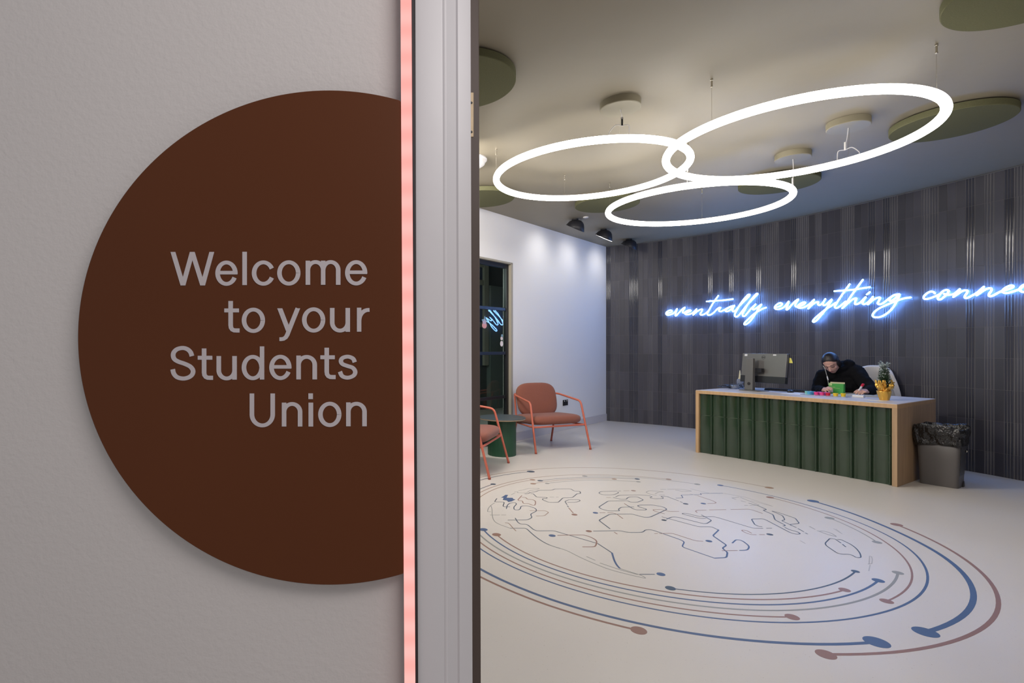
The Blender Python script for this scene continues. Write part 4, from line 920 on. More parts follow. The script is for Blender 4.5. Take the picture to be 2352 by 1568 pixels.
for (a, b, c_, d_) in ((-0.17, 0.312, -0.135, 0.336), (0.185, 0.322, 0.222, 0.336)):
    mb = MB(); mb.box((a, -0.0012, b), (c_, 0.0005, d_), M['paper'], SC); mb.build('paper_tab', hs)
sn = SC @ Vector((0.352, 0.034, 0.26))
rt = root('sticky_note', sn, 'small yellow sticky note poking out from the right edge of the monitor', 'note')
mb = MB(); mb.add(T_(SC, [(0.346, 0.043, 0.245), (0.382, 0.050, 0.245), (0.362, 0.046, 0.300), (0.346, 0.043, 0.305), (0.346, 0.0443, 0.245), (0.382, 0.0513, 0.245), (0.362, 0.0473, 0.300), (0.346, 0.0443, 0.305)]), [(0, 1, 2, 3), (4, 7, 6, 5), (0, 4, 5, 1), (1, 5, 6, 2), (2, 6, 7, 3), (3, 7, 4, 0)], M['yellow_note']); mb.build('sheet', rt)

# keyboard and cables
q = at(1800, 898.5, ZT); kb = root('keyboard', q, 'low black keyboard lying behind the monitor foot', 'keyboard', rz=DRZ)
KM = frame_at(q, DRZ); mb = MB(); mb.box((-0.21, 0.0, 0), (0.21, 0.13, 0.018), M['black_plastic'], KM); mb.build('body', kb, bevel=0.004)
mb = MB()
for i in range(15):
    for j in range(5): mb.box((-0.205 + i * .0275, 0.008 + j * .024, 0.018), (-0.205 + i * .0275 + .023, 0.008 + j * .024 + .020, 0.024), M['black_plastic'], KM)
mb.build('keys', kb)
q = at(1816, 901.3, ZT); rt = root('computer_mouse', q, 'black computer mouse beside the keyboard', 'mouse'); mb = MB(); mb.sphere(q + Vector((0, 0, 0.012)), (0.032, 0.05, 0.020), M['black_plastic'], Matrix.Rotation(DRZ, 3, 'Z')); mb.build('shell', rt, smooth=True)
random.seed(3)
q = at(1684, 892, ZT); rt = root('cable_bundle', q, 'tangle of black cables on the desk left of the monitor', 'cable', )
mb = MB()
for k in range(7):
    p = [q + Vector((random.uniform(-.13, .12), random.uniform(-.10, .14), random.uniform(.006, .045))) for _ in range(7)]
    p[-1] = MM @ Vector((0.0, 0.03, 0.085)) if k < 2 else p[-1]
    mb.tube(smooth_path(p, 8), 0.004, M['black_plastic'], 6)
mb.build('cable', rt, smooth=True)

# glue bottle with long nozzle and a crumpled clear cup
q = at(1699.5, 891, ZT); rt = root('glue_bottle', q, 'clear bottle with a long pale yellow nozzle left of the monitor', 'bottle')
mb = MB(); mb.lathe([(0.0, 0), (0.036, 0.002), (0.040, 0.02), (0.036, 0.06), (0.040, 0.085), (0.034, 0.112), (0.022, 0.118)], M['clear'], q, 24); mb.build('body', rt, smooth=True)
mb = MB(); mb.lathe([(0.019, 0.116), (0.019, 0.128), (0.015, 0.130), (0.006, 0.215), (0.004, 0.225), (0, 0.226)], M['cream'], q, 20); mb.build('nozzle', rt, smooth=True)
q = at(1687, 893, ZT); rt = root('plastic_bag', q, 'crumpled clear plastic bag beside the black cables', 'bag')
mb = MB(); mb.sphere(q + Vector((0, 0, 0.028)), (0.05, 0.06, 0.030), M['clear'], seg=18, rings=10)
mb.v = [tuple(Vector(v) + Vector((random.uniform(-.008, .008), random.uniform(-.008, .008), random.uniform(-.003, .008)))) for v in mb.v]; mb.build('film', rt)

# tray with lidded paint tubs
q = at(1888, 909.5, ZT); rt = root('tray', q, 'shallow clear tray holding the coloured tubs', 'tray', rz=DRZ)
TM = frame_at(q, DRZ); mb = MB(); mb.box((-0.20, -0.01, 0), (0.215, 0.11, 0.003), M['clear'], TM)
for a, b in (((-0.20, -0.01), (0.215, -0.007)), ((-0.20, 0.107), (0.215, 0.11)), ((-0.20, -0.007), (-0.197, 0.107)), ((0.212, -0.007), (0.215, 0.107))): mb.box((a[0], a[1], 0.003), (b[0], b[1], 0.010), M['clear'], TM)
mb.build('body', rt)
tubs = [(-0.165, 0.075, 'aqua', 'pale aqua tub at the left end of the tray'), (-0.125, 0.03, 'cyan', 'blue tub near the left end of the tray'), (-0.115, 0.085, 'cyan', 'blue tub at the back of the tray beside the magenta tub'),
        (-0.062, 0.028, 'pink', 'leftmost bright pink tub at the front of the tray'), (-0.055, 0.082, 'magenta', 'purplish tub at the back of the tray above the leftmost pink tub'), (-0.012, 0.030, 'pink', 'bright pink tub between another pink tub and the red tub'),
        (0.008, 0.085, 'magenta', 'purplish tub at the back of the tray behind the red tub'), (0.042, 0.030, 'red', 'red tub beside the front yellow tub'), (0.110, 0.026, 'yellow', 'front yellow tub at the right end of the tray'), (0.160, 0.070, 'yellow', 'yellow tub behind the green box at the right end of the tray')]
first = None
for (x, y, c_, lb) in tubs:
    p = TM @ Vector((x, y, 0.003))
    t_ = root('paint_tub', p, lb, 'tub', 'coloured tubs on the desk tray')
    mb = MB(); mb.lathe([(0, 0), (0.0185, 0), (0.0205, 0.026)], M[c_], p, 20, caps=False); mb.build('pot', t_, smooth=True)
    mb = MB(); mb.lathe([(0.0225, 0.026), (0.0225, 0.034), (0.020, 0.036), (0, 0.036)], M[c_], p, 20); mb.lathe([(0, 0.0255), (0.0225, 0.026)], M[c_], p, 20, caps=False); mb.build('lid', t_, smooth=True)

# papers
def sheet(px, py, w_, h_, rot, label, z=ZT, m='paper', name='paper_sheet', cat='paper'):
    q = at(px, py, z); rt = root(name, q, label, cat, rz=DRZ + rot); mb = MB(); mb.box((-w_ / 2, -h_ / 2, 0.0), (w_ / 2, h_ / 2, 0.0014), M[m], frame_at(q, DRZ + rot)); mb.build('sheet', rt); return rt
sheet(1830, 903.5, 0.21, 0.30, 0.05, 'pale blue-white sheet in front of the keyboard')
sheet(2012, 919.5, 0.15, 0.075, -0.1, 'cream paper strip at the desk edge before the gold plant pot', m='cream')
sheet(1945, 901.5, 0.297, 0.21, 0.1, 'white sheet lying under the writing hand', z=ZT)
q = at(1978, 910.0, ZT); rt = root('pencil_tray', q, 'flat grey tray in front of the writing hand', 'tray', rz=DRZ + .1); mb = MB(); mb.box((-0.12, 0, 0), (0.20, 0.09, 0.016), mat('tray_grey', (0.33, 0.35, 0.38), 0.4), frame_at(q, DRZ + .1)); mb.build('body', rt, bevel=0.004)
q = at(1974, 911.5, ZT + .002); rt = root('white_box', q - Vector((0, 0, .002)), 'small white lidded box at the left end of the grey tray', 'box', rz=DRZ); mb = MB(); mb.box((-0.045, -0.05, 0), (0.05, -0.005, 0.024), M['paper'], frame_at(q - Vector((0, 0, .002)), DRZ)); mb.build('body', rt, bevel=0.003)

# green box with cream inside
q = at(1920, 904.5, ZT); q = D(0.12, 0.58, ZT)
# put on the sight line of the photographed box
q = at(1920, 903.8, ZT + 0.0)
gb = root('green_box', q, 'open bright green cardboard box with white patch on its front', 'box', rz=DRZ + 0.10)
GM = frame_at(q, DRZ + 0.10); w_, h_, d_ = 0.068, 0.112, 0.030
mb = MB(); gf = []
mb.add(T_(GM, [(-w_ * .92, 0, 0.004), (w_ * .92, 0, 0.004), (w_, 0.004, h_), (-w_, 0.004, h_)] + [(-w_ * .92, 0.003, 0.004), (w_ * .92, 0.003, 0.004), (w_, 0.007, h_), (-w_, 0.007, h_)]), [(0, 1, 2, 3), (4, 7, 6, 5), (0, 4, 5, 1), (1, 5, 6, 2), (2, 6, 7, 3), (3, 7, 4, 0)], M['green_card'])
mb.box((-w_ * .92, 0.003, 0.0), (w_ * .92, d_ * 2, 0.004), M['green_card'], GM); mb.box((-w_, 0.004, 0.0), (-w_ + .003, d_ * 2, h_ * .98), M['green_card'], GM); mb.box((w_ - .003, 0.004, 0.0), (w_, d_ * 2, h_ * .98), M['green_card'], GM); mb.build('front', gb)
mb = MB(); mb.box((-w_ + .003, d_ * 2 - .003, 0.0), (w_ - .003, d_ * 2, h_ + .014), M['cream'], GM); mb.build('back', gb)
mb = MB(); mb.box((-w_ * .85, -0.0012, 0.012), (-w_ * .38, 0.001, 0.048), M['paper'], GM); mb.build('label_patch', gb)
mb = MB(); mb.box((-w_ * .92, -0.0006, 0.088), (-w_ * .5, 0.004, 0.118), M['pale_green'], GM); mb.box((-w_ * .8, -0.0012, 0.071), (-w_ * .1, 0.002, 0.075), M['pale_green'], GM); mb.box((-w_ * .8, -0.0012, 0.060), (w_ * .5, 0.002, 0.063), M['pale_green'], GM); mb.build('printed_panel', gb)

# gold-wrapped pot with little frosted fir
q = at(2031, 918.5, ZT); pl = root('potted_fir', q, 'little frosted fir in a gold foil pot on the desk end', 'plant')
mb = MB(); vs = []; nn = 40; hh = [0, .02, .045, .07, .085, .09]; rr = [.036, .041, .046, .051, .055, .0555]
random.seed(5)
for j, (h_, r_) in enumerate(zip(hh, rr)):
    for k in range(nn):
        a = 2 * PI * k / nn; f = 1 + random.uniform(-.04, .04) + 0.05 * math.sin(7 * a + j); vs.append(q + Vector((r_ * f * math.cos(a), r_ * f * math.sin(a), h_)))
mb.add(vs, [(j * nn + k, j * nn + (k + 1) % nn, (j + 1) * nn + (k + 1) % nn, (j + 1) * nn + k) for j in range(5) for k in range(nn)] + [list(range(nn)), list(range(5 * nn, 6 * nn))], M['gold']); mb.build('pot', pl, smooth=True)
mb = MB()     # foil collar: pointed crumpled leaves flaring out
for k in range(11):
    a = 2 * PI * k / 11 + random.uniform(-.1, .1); L = random.uniform(.06, .115); sp_ = random.uniform(.025, .055); d = Vector((math.cos(a), math.sin(a), 0)); sd_ = Vector((-d.y, d.x, 0))
    b = q + Vector((0, 0, .085)); rows_ = []
    for j in range(7):
        t = j / 6; cc = b + d * (.030 + sp_ * math.sin(t * 1.7)) + Vector((0, 0, L * t)); wdt = .026 * (1 - .75 * t) + .004
        rows_.append([cc + sd_ * wdt * s_ + d * (0.010 * math.sin(9 * t + s_ * 3 + k)) * (1 if abs(s_) < .6 else -.6) for s_ in (-1, -.5, 0, .5, 1)])
    vs = [v for r in rows_ for v in r]; mb.add(vs, [(j * 5 + i, j * 5 + i + 1, (j + 1) * 5 + i + 1, (j + 1) * 5 + i) for j in range(6) for i in range(4)], M['gold'])
fo = mb.build('foil_collar', pl, smooth=True, angle=40); fo.modifiers.new('t', 'SOLIDIFY').thickness = 0.001
mb = MB(); mb.tube([q + Vector((0, 0, .07)), q + Vector((0.005, 0, .30))], [.008, .003], mat('bark', (0.10, 0.06, 0.035), 0.8), 8); mb.build('stem', pl)
mb = MB()
def sprig(p, d, L, m, nl=9):
    wk = 2.2 if m is M['frost'] else 1.3
    d = d.normalized(); s1 = d.cross(Vector((0, 0, 1))); s1 = s1.normalized() if s1.length > .1 else Vector((1, 0, 0)); s2 = d.cross(s1)
    mb.tube([p, p + d * L], [.0018, .0008], m, 4)
    for i in range(nl):
        t = .12 + .86 * i / nl; b = p + d * L * t; a = i * 2.4
        for q_ in (0, PI * .66, PI * 1.33):
            o_ = (s1 * math.cos(a + q_) + s2 * math.sin(a + q_)) * .9 + d * .7; o_.normalize(); e_ = b + o_ * (0.016 * (1.1 - t * .5)); w2 = d.cross(o_).normalized() * .0016 * wk
            mb.add([b - w2, b + w2, e_ + w2 * .4, e_ - w2 * .4], [(0, 1, 2, 3)], m)
for i in range(120):
    h_ = .095 + .20 * (i / 120); a = i * 2.399; sp_ = (0.335 - h_) / .20; d = Vector((math.cos(a), math.sin(a), random.uniform(.15, .8)))
    sprig(q + Vector((0, 0, h_)), d, .034 + .034 * sp_ * random.uniform(.7, 1.1), M['fir'], 8)
mb.build('foliage', pl)
mb = MB()
for i in range(46):
    h_ = .21 + .13 * (i / 46); a = i * 2.399 + 1; d = Vector((math.cos(a) * .8, math.sin(a) * .8, random.uniform(.5, 1.6)))
    sprig(q + Vector((0.006 * math.cos(a), 0, h_)), d, .056 * random.uniform(.7, 1.15), M['frost'], 10)
for i in range(30):
    h_ = .12 + .1 * random.random(); a = random.random() * 6.28; c_ = q + Vector((.05 * math.cos(a), .05 * math.sin(a), h_ + .02)); mb.sphere(c_, .004, M['frost'], seg=6, rings=4)
mb.build('frosted_tips', pl)

# ------------------------------------------------------------------ waste bin with liner
b0 = at(2101, 1107, 0); b1 = at(2189, 1121, 0); b2 = at(2211, 1114.5, 0)
ux = (b1 - b0); bw_ = ux.length; ux.normalize(); uy = Vector((-ux.y, ux.x, 0)); bd = 0.21
b0, b1, b2 = (v + Vector((DT.x, DT.y, 0)) * 0.03 for v in (b0, b1, b2))
bn = root('waste_bin', b0 + ux * bw_ / 2 + uy * bd / 2, 'grey plastic waste bin with a black liner standing beside the desk', 'bin')
BH = 0.485
def bring(z, grow, nseg=6, rc=0.03, wob=0.0, seed=0):
    """rounded-rectangle ring at height z"""
    rnd = random.Random(seed); hw = bw_ / 2 + grow; hd = bd / 2 + grow; pts = []
    c = b0 + ux * bw_ / 2 + uy * bd / 2
    for (sx, sy, a0) in ((1, -1, -90), (1, 1, 0), (-1, 1, 90), (-1, -1, 180)):
        for k in range(nseg + 1):
            a = math.radians(a0 + 90 * k / nseg); pts.append((sx * (hw - rc) + rc * math.cos(a), sy * (hd - rc) + rc * math.sin(a)))
    out = []
    for i, (x, y) in enumerate(pts):
        j = pts[(i + 1) % len(pts)]
        m_n = max(1, int(math.hypot(j[0] - x, j[1] - y) / 0.03))
        for q_ in range(m_n):
            t = q_ / m_n; X = x + (j[0] - x) * t; Y = y + (j[1] - y) * t; out.append((X, Y))
    return [c + ux * X + uy * Y + Vector((0, 0, z)) for X, Y in out]
mb = MB()
rings = [bring(z, g_) for z, g_ in ((0.0, 0.0), (0.01, 0.003), (BH * .5, 0.010), (BH, 0.021))]
L = min(len(r) for r in rings)
mk = [bring(0, 0)]
def loft(mb, rings, m, cap0=False):
    # all rings share the same parametrisation through nearest count
    n = len(rings[0]); vs = [v for r in rings for v in r]
    fs = [(j * n + k, j * n + (k + 1) % n, (j + 1) * n + (k + 1) % n, (j + 1) * n + k) for j in range(len(rings) - 1) for k in range(n)]
    if cap0: fs.append(list(range(n)))
    mb.add(vs, fs, m)
def gring(z, g_):
    base = bring(0, 0); c = b0 + ux * bw_ / 2 + uy * bd / 2; out = []
    for v in base:
        d = v - c; X = d.dot(ux); Y = d.dot(uy); X *= (bw_ / 2 + g_) / (bw_ / 2); Y *= (bd / 2 + g_) / (bd / 2); out.append(c + ux * X + uy * Y + Vector((0, 0, z)))
    return out
loft(mb, [gring(z, g_) for z, g_ in ((0.0, 0.0), (0.012, 0.002), (BH * .5, 0.010), (BH, 0.021))], M['bin_grey'], True)
bo = mb.build('body', bn, smooth=True); bo.modifiers.new('t', 'SOLIDIFY').thickness = 0.004
c = b0 + ux * (bw_ + .004) + uy * bd / 2
mb = MB(); RM = Matrix(((ux.x, uy.x, 0, c.x), (ux.y, uy.y, 0, c.y), (0, 0, 1, 0), (0, 0, 0, 1)))
mb.add(T_(RM, [(0.0, -0.075, .11), (0.0, 0.075, .11), (0.017, 0.085, .455), (0.017, -0.085, .455), (0.004, -0.075, .11), (0.004, 0.075, .11), (0.021, 0.085, .455), (0.021, -0.085, .455)]), [(0, 3, 2, 1), (4, 5, 6, 7), (0, 1, 5, 4), (1, 2, 6, 5), (2, 3, 7, 6), (3, 0, 4, 7)], M['bin_side']); mb.build('side_inset', bn, bevel=0.002)
mb = MB(); mb.add(T_(RM, [(0.0, 0.02, 0.0), (0.0, 0.075, 0.0), (0.002, 0.052, .052), (0.002, 0.040, .052), (0.006, 0.02, 0.0), (0.006, 0.075, 0.0), (0.008, 0.052, .052), (0.008, 0.040, .052)]), [(0, 3, 2, 1), (4, 5, 6, 7), (0, 1, 5, 4), (1, 2, 6, 5), (2, 3, 7, 6), (3, 0, 4, 7)], M['black_gap']); mb.build('foot_notch', bn)
mb = MB(); mb.sphere(RM @ Vector((0.020, 0.045, 0.325)), (0.006, 0.012, 0.011), M['steel'], seg=12, rings=8); mb.build('fastener', bn, smooth=True)
# liner
rnd = random.Random(11); mb = MB(); rings = []; base = gring(0, 0); nb = len(base); c = b0 + ux * bw_ / 2 + uy * bd / 2
ph = [rnd.uniform(0, 6.28) for _ in range(8)]
for (z, g_, amp) in ((-0.30, -0.03, .02), (-0.10, -0.015, .02), (0.02, 0.006, .012), (0.055, 0.022, .012), (0.062, 0.036, .010), (0.045, 0.045, .010), (0.01, 0.045, .010), (-0.03, 0.042, .009), (-0.07, 0.036, .008), (-0.105, 0.031, .005), (-0.125, 0.026, .003)):
    r = []
    for k, v in enumerate(gring(BH + z, g_)):
        a = 2 * PI * k / nb; d = (v - c); d.z = 0; d.normalize()
        wv = sum(math.sin(f * a + p_ + z * 30) for f, p_ in zip((3, 5, 8, 13, 19, 27), ph)) / 3
        cr = max(0, 1 - abs(((a / (2 * PI)) - .30) * 14)) * (-.03 if z < .04 else .0)
        zz = (0.018 * math.sin(2 * a + ph[0]) + 0.010 * math.sin(5 * a + ph[1]) + rnd.uniform(-.006, .006)) * (1 if z > -.08 else .25)
        if z < -.11: zz += 0.020 * math.sin(a * 1 + 1.0)
        r.append(v + d * (amp * wv + cr) + Vector((0, 0, zz)))
    rings.append(r)
loft(mb, rings, M['bag']); lo_ = mb.build('liner', bn, smooth=True, angle=60)
sb = lo_.modifiers.new('s', 'SUBSURF'); sb.levels = 1; sb.render_levels = 2
tx = bpy.data.textures.new('crinkle', 'STUCCI'); tx.noise_scale = 0.05; dm = lo_.modifiers.new('d', 'DISPLACE'); dm.texture = tx; dm.strength = 0.012; dm.mid_level = 0.5; dm.texture_coords = 'LOCAL'

# ------------------------------------------------------------------ lounge armchairs
def cushion(mb, w_, d_, h_, m, MX, ex=(2.6, 2.6), crown=0.25, nu=40, nv=12, taper=0.0):
    """superellipse pad: width w_, depth d_, thickness h_"""
    vs = []; fs = []
    for j in range(nv + 1):
        ph_ = -PI / 2 + PI * j / nv; cz = math.sin(ph_); cr = max(0.0, math.cos(ph_)) ** 0.34
        for k in range(nu):
            a = 2 * PI * k / nu; ca, sa = math.cos(a), math.sin(a)
            x = (abs(ca) ** (2 / ex[0])) * (1 if ca >= 0 else -1) * w_ / 2 * cr; y = (abs(sa) ** (2 / ex[1])) * (1 if sa >= 0 else -1) * d_ / 2 * cr
            x *= 1 + taper * y / (d_ / 2)
            z = h_ / 2 * (abs(cz) ** 0.75) * (1 if cz >= 0 else -1)
            vs.append(MX @ Vector((x, y, z)))
    for j in range(nv):
        for k in range(nu): fs.append((j * nu + k, j * nu + (k + 1) % nu, (j + 1) * nu + (k + 1) % nu, (j + 1) * nu + k))
    return mb.add(vs, fs, m)
def make_armchair(mid, facing, label):
    """mid: middle of the two front feet"""
    rz = math.atan2(facing.y, facing.x) + PI / 2      # local -y is the facing direction
    rt = root('armchair', (mid.x, mid.y, 0), label, 'armchair', 'rust armchairs by the round green table', rz=rz)
    X = Matrix.Identity(4)
    def part(mb, name, **k): return mb.build(name, rt, world=False, **k)
    for s_ in (-1, 1):
        side = [(s_ * .395, 0, .012), (s_ * .372, .145, .55), (s_ * .370, .165, .582), (s_ * .366, .20, .60), (s_ * .345, .45, .635), (s_ * .325, .60, .645), (s_ * .29, .635, .645)]
        mb = MB(); mb.tube(round_path([Vector(p) for p in side[:1]] + [Vector((s_ * .370, .155, .59)), Vector((s_ * .335, .58, .652)), Vector((s_ * .22, .655, .655))], .05, 6), .0125, M['coral'], 12); part(mb, 'arm_frame', smooth=True)
        mb = MB(); mb.tube(round_path([Vector((s_ * .30, .68, .012)), Vector((s_ * .29, .60, .30)), Vector((s_ * .285, .655, .655))], .06, 5), .0125, M['coral'], 12); part(mb, 'leg', smooth=True)
        mb = MB(); mb.tube([Vector((s_ * .375, .085, .300)), Vector((s_ * .29, .60, .290))], .0110, M['coral'], 12); part(mb, 'side_rail', smooth=True)
        for (fx, fy) in ((s_ * .395, 0), (s_ * .30, .68)):
            mb = MB(); mb.lathe([(.014, 0), (.014, .016), (0, .016)], M['black_plastic'] if 0 else mat_foot, (fx, fy, 0), 16); part(mb, 'foot_cap', smooth=True)
    mb = MB(); mb.tube([Vector((-.378, .082, .300)), Vector((.378, .082, .300))], .0115, M['coral'], 12); part(mb, 'front_rail', smooth=True)
    mb = MB(); mb.tube([Vector((-.29, .60, .290)), Vector((.29, .60, .290))], .0115, M['coral'], 12); part(mb, 'rear_rail', smooth=True)
    mb = MB(); mb.tube([Vector((-.285, .655, .655)), Vector((.285, .655, .655))], .0115, M['coral'], 12); part(mb, 'back_rail', smooth=True)
    mb = MB(); cushion(mb, .745, .60, .124, M['rust_fabric'], Matrix.Translation((0.008, .350, .360)) @ Matrix.Rotation(math.radians(-3), 4, 'X'), (4.5, 4.0)); part(mb, 'seat', smooth=True, angle=80)
    mb = MB(); cushion(mb, .60, .445, .095, M['rust_fabric'], Matrix.Translation((0, .575, .583)) @ Matrix.Rotation(math.radians(76), 4, 'X'), (3.6, 3.2), taper=0.02); part(mb, 'backrest', smooth=True, angle=80)
    return rt
mat_foot = mat('foot_cap', (0.30, 0.06, 0.035), 0.5)
make_armchair(Vector((1.894, 6.459)), Vector((.343, -.939)), 'rust fabric armchair with coral tube frame against the white wall, seen whole')
make_armchair(Vector((0.942, 5.461)), Vector((.915, -.404)), 'rust fabric armchair with coral tube frame at left, half hidden by the door frame')

# round side table
tc_ = Vector((1.113, 6.29, 0)); rt = root('side_table', tc_, 'round side table with dark green drum base between the two armchairs', 'table')
mb = MB(); vs = []; ns = 96
for z in (0, 0.004, .425):
    for k in range(ns):
        a = 2 * PI * k / ns; r_ = .163 + .003 * abs(math.sin(a * 12)) - (.002 if z == 0 else 0); vs.append(tc_ + Vector((r_ * math.cos(a), r_ * math.sin(a), z)))
mb.add(vs, [(j * ns + k, j * ns + (k + 1) % ns, (j + 1) * ns + (k + 1) % ns, (j + 1) * ns + k) for j in range(2) for k in range(ns)] + [list(range(ns)), list(range(2 * ns, 3 * ns))], M['table_green']); mb.build('base', rt, smooth=True, angle=20)
mb = MB(); mb.lathe([(0, .4245), (.272, .4245), (.275, .428), (.275, .436)], M['ply_edge'], tc_, 72); mb.build('top_edge', rt, smooth=True)
mb = MB(); mb.lathe([(.275, .436), (.275, .441), (.273, .443), (0, .443)], M['table_top'], tc_, 72); mb.build('tabletop', rt, smooth=True)

# ------------------------------------------------------------------ white desk chair
oc = D(0.27, 1.27, 0); och = root('desk_chair', oc, 'white upholstered desk chair with rounded back behind the person', 'chair', rz=DRZ)
OM = frame_at(oc, DRZ)
mb = MB(); vs = []; nu, nv = 36, 14       # curved shell back, wrapping forward at the sides
for j in range(nv + 1):
    v = j / nv; z = .46 + .60 * v; wdt = .255 * (1 - .38 * max(0, v - .35) ** 1.6 / .5) ; 
    for k in range(nu + 1):
        u = -1 + 2 * k / nu; a = u * 1.15; zz = z - .10 * abs(u) ** 3 * v
        vs.append(OM @ Vector((wdt * math.sin(a) / math.sin(1.15), .13 + .16 * math.cos(a) - .06 * (1 - v) , zz)))
n = nu + 1
mb.add(vs, [(j * n + k, j * n + k + 1, (j + 1) * n + k + 1, (j + 1) * n + k) for j in range(nv) for k in range(nu)], M['boucle']); bo = mb.build('backrest', och, smooth=True, angle=80)
s1 = bo.modifiers.new('t', 'SOLIDIFY'); s1.thickness = .055; s1.offset = 0; s2 = bo.modifiers.new('s', 'SUBSURF'); s2.levels = 1; s2.render_levels = 2
mb = MB(); cushion(mb, .52, .50, .10, M['boucle'], OM @ Matrix.Translation((0, 0.0, .42)), (4, 4)); mb.build('seat', och, smooth=True, angle=80)
mb = MB(); mb.lathe([(.028, .09), (.028, .37)], M['steel'], oc, 16); mb.build('column', och, smooth=True)
mb = MB()
for k in range(5):
    a = 2 * PI * k / 5 + .3; d = Vector((math.cos(a), math.sin(a), 0)); mb.tube([oc + Vector((0, 0, .10)), oc + d * .27 + Vector((0, 0, .065))], [.022, .013], M['steel'], 8)
mb.build('base', och, smooth=True)
for k in range(5):
    a = 2 * PI * k / 5 + .3; d = Vector((math.cos(a), math.sin(a), 0)); mb = MB(); mb.sphere(oc + d * .27 + Vector((0, 0, .028)), (.028, .028, .028), M['black_plastic'], seg=12, rings=8); mb.build('castor', och, smooth=True)

# ------------------------------------------------------------------ person writing at the desk
def on_ray(px, py, n):
    """point on the photographed sight line at depth n behind the desk front"""
    lo, hi = 4.0, 8.5
    for _ in range(50):
        Y = (lo + hi) / 2; p = Vector(((px - CX) / FPX * Y, Y)); 
        if (p - D0).dot(DN) < n: lo = Y
        else: hi = Y
    return Vector(((px - CX) / FPX * Y, Y, EYE + (CY - py) * Y / FPX))
fwd = Vector((-DN.x, -DN.y, 0)); lft = Vector((DT.x, DT.y, 0)); UP = Vector((0, 0, 1))
head = on_ray(1909, 833.5, .93); neck = on_ray(1925, 851, 1.07); chest = on_ray(1934, 874, 1.13)
shL = on_ray(1966, 853, 1.12); shR = on_ray(1890, 863, 1.06)
elL = on_ray(2001, 894, .98); elR = on_ray(1877, 894, .98)
wrL = on_ray(1992, 899, .80); wrR = on_ray(1893, 896, .80)
haL = on_ray(1980, 897, .72); haR = on_ray(1897, 892, .74)
hip = Vector((chest.x, chest.y, 0)) - fwd * 0.10; hip.z = .52
per = root('person', Vector((hip.x, hip.y, 0)), 'person with dark tied-back hair in a black hoodie, bent over writing at the desk', 'person')
def face_frame():
    y = (fwd * .72 - UP * .60 + lft * 0.10); y.normalize()          # where the face points
    z = UP * .78 + fwd * .55 - lft * .10; z = (z - y * z.dot(y)).normalized(); x = y.cross(z)   # x = the head's right
    return x, y, z
hx, hy, hz = face_frame(); HM = Matrix((hx, hy, hz)).transposed()
def H(x, y, z): return head + HM @ Vector((x, y, z))
def remesh(o, vox, sm=6):
    r = o.modifiers.new('r', 'REMESH'); r.mode = 'VOXEL'; r.voxel_size = vox; r.use_smooth_shade = True
    if sm: s_ = o.modifiers.new('s', 'SMOOTH'); s_.factor = .5; s_.iterations = sm
sk = M['skin']; mb = MB()
mb.sphere(H(0, -.012, .030), (.073, .090, .085), sk, HM); mb.sphere(H(0, .020, -.030), (.058, .066, .075), sk, HM); mb.sphere(H(0, .040, -.082), (.030, .030, .026), sk, HM)
mb.sphere(H(.036, .050, -.022), (.022, .020, .022), sk, HM); mb.sphere(H(-.036, .050, -.022), (.022, .020, .022), sk, HM)
mb.caps(H(0, .078, .010), H(0, .100, -.028), .007, .0115, sk); mb.sphere(H(0, .090, -.032), (.016, .011, .008), sk, HM)      # nose
mb.sphere(H(0, .070, .022), (.048, .016, .014), sk, HM)
for s_ in (-1, 1): mb.sphere(H(s_ * .074, -.008, -.012), (.010, .018, .030), sk, HM)
mb.sphere(H(0, .076, -.056), (.019, .009, .006), sk, HM); mb.sphere(H(0, .073, -.065), (.015, .009, .006), sk, HM)
mb.caps(H(0, -.02, -.05), neck - UP * .01, .052, .056, sk)
mb.caps(neck, chest - fwd * .03, .05, .075, sk); mb.caps(chest - fwd * .03, hip, .085, .11, sk)
for sh, el, wr in ((shL, elL, wrL), (shR, elR, wrR)): mb.caps(neck.lerp(chest, .4), sh, .06, .05, sk); mb.caps(sh, el, .045, .036, sk); mb.caps(el, wr, .036, .024, sk)
for s_ in (-1, 1):
    kn = hip + lft * s_ * .13 + fwd * .42; kn.z = .50; ft = kn + fwd * .02; ft.z = .10; mb.caps(hip + lft * s_ * .09, kn, .08, .055, sk); mb.caps(kn, ft, .052, .036, sk); mb.caps(Vector((ft.x, ft.y, .05)), Vector((ft.x, ft.y, .045)) + fwd * .16, .036, .030, sk)
def hand(wr, c_, palm_n, side, grip):
    d = (c_ - wr).normalized(); x = d.cross(palm_n).normalized() * side; pn = palm_n
    mb.caps(wr, wr + d * .03, .022, .026, sk)
    k = c_ - d * .01
    for i, (off, ln, cu) in enumerate(((.030, .070, .5), (.010, .078, .6), (-.010, .072, .75), (-.029, .058, .9))):
        base = k + x * off; mb.caps(wr + d * .02 + x * off * .6, base, .016, .013, sk)
        p0 = base; dirv = d.copy(); rr_ = .0092 - .0006 * i
        for j, f in enumerate((.45, .32, .25)):
            dirv = (dirv + pn * (cu * grip)).normalized(); p1 = p0 + dirv * ln * f; mb.caps(p0, p1, rr_ - .0006 * j, rr_ - .0006 * (j + 1), sk); p0 = p1
    tb = wr + d * .035 + x * .028; t1_ = tb + (x * .5 + d * .8 + pn * .35).normalized() * .034; t2_ = t1_ + (d * .9 - x * .25 + pn * .5).normalized() * .028; mb.caps(tb, t1_, .013, .011, sk); mb.caps(t1_, t2_, .011, .009, sk)
hand(wrL, haL, (-UP * .75 - lft * .35).normalized(), -1, .85); hand(wrR, haR, (-UP * .6 + lft * .5).normalized(), 1, .8)
bd_ = mb.build('body', per, smooth=True); remesh(bd_, .0042, 3)
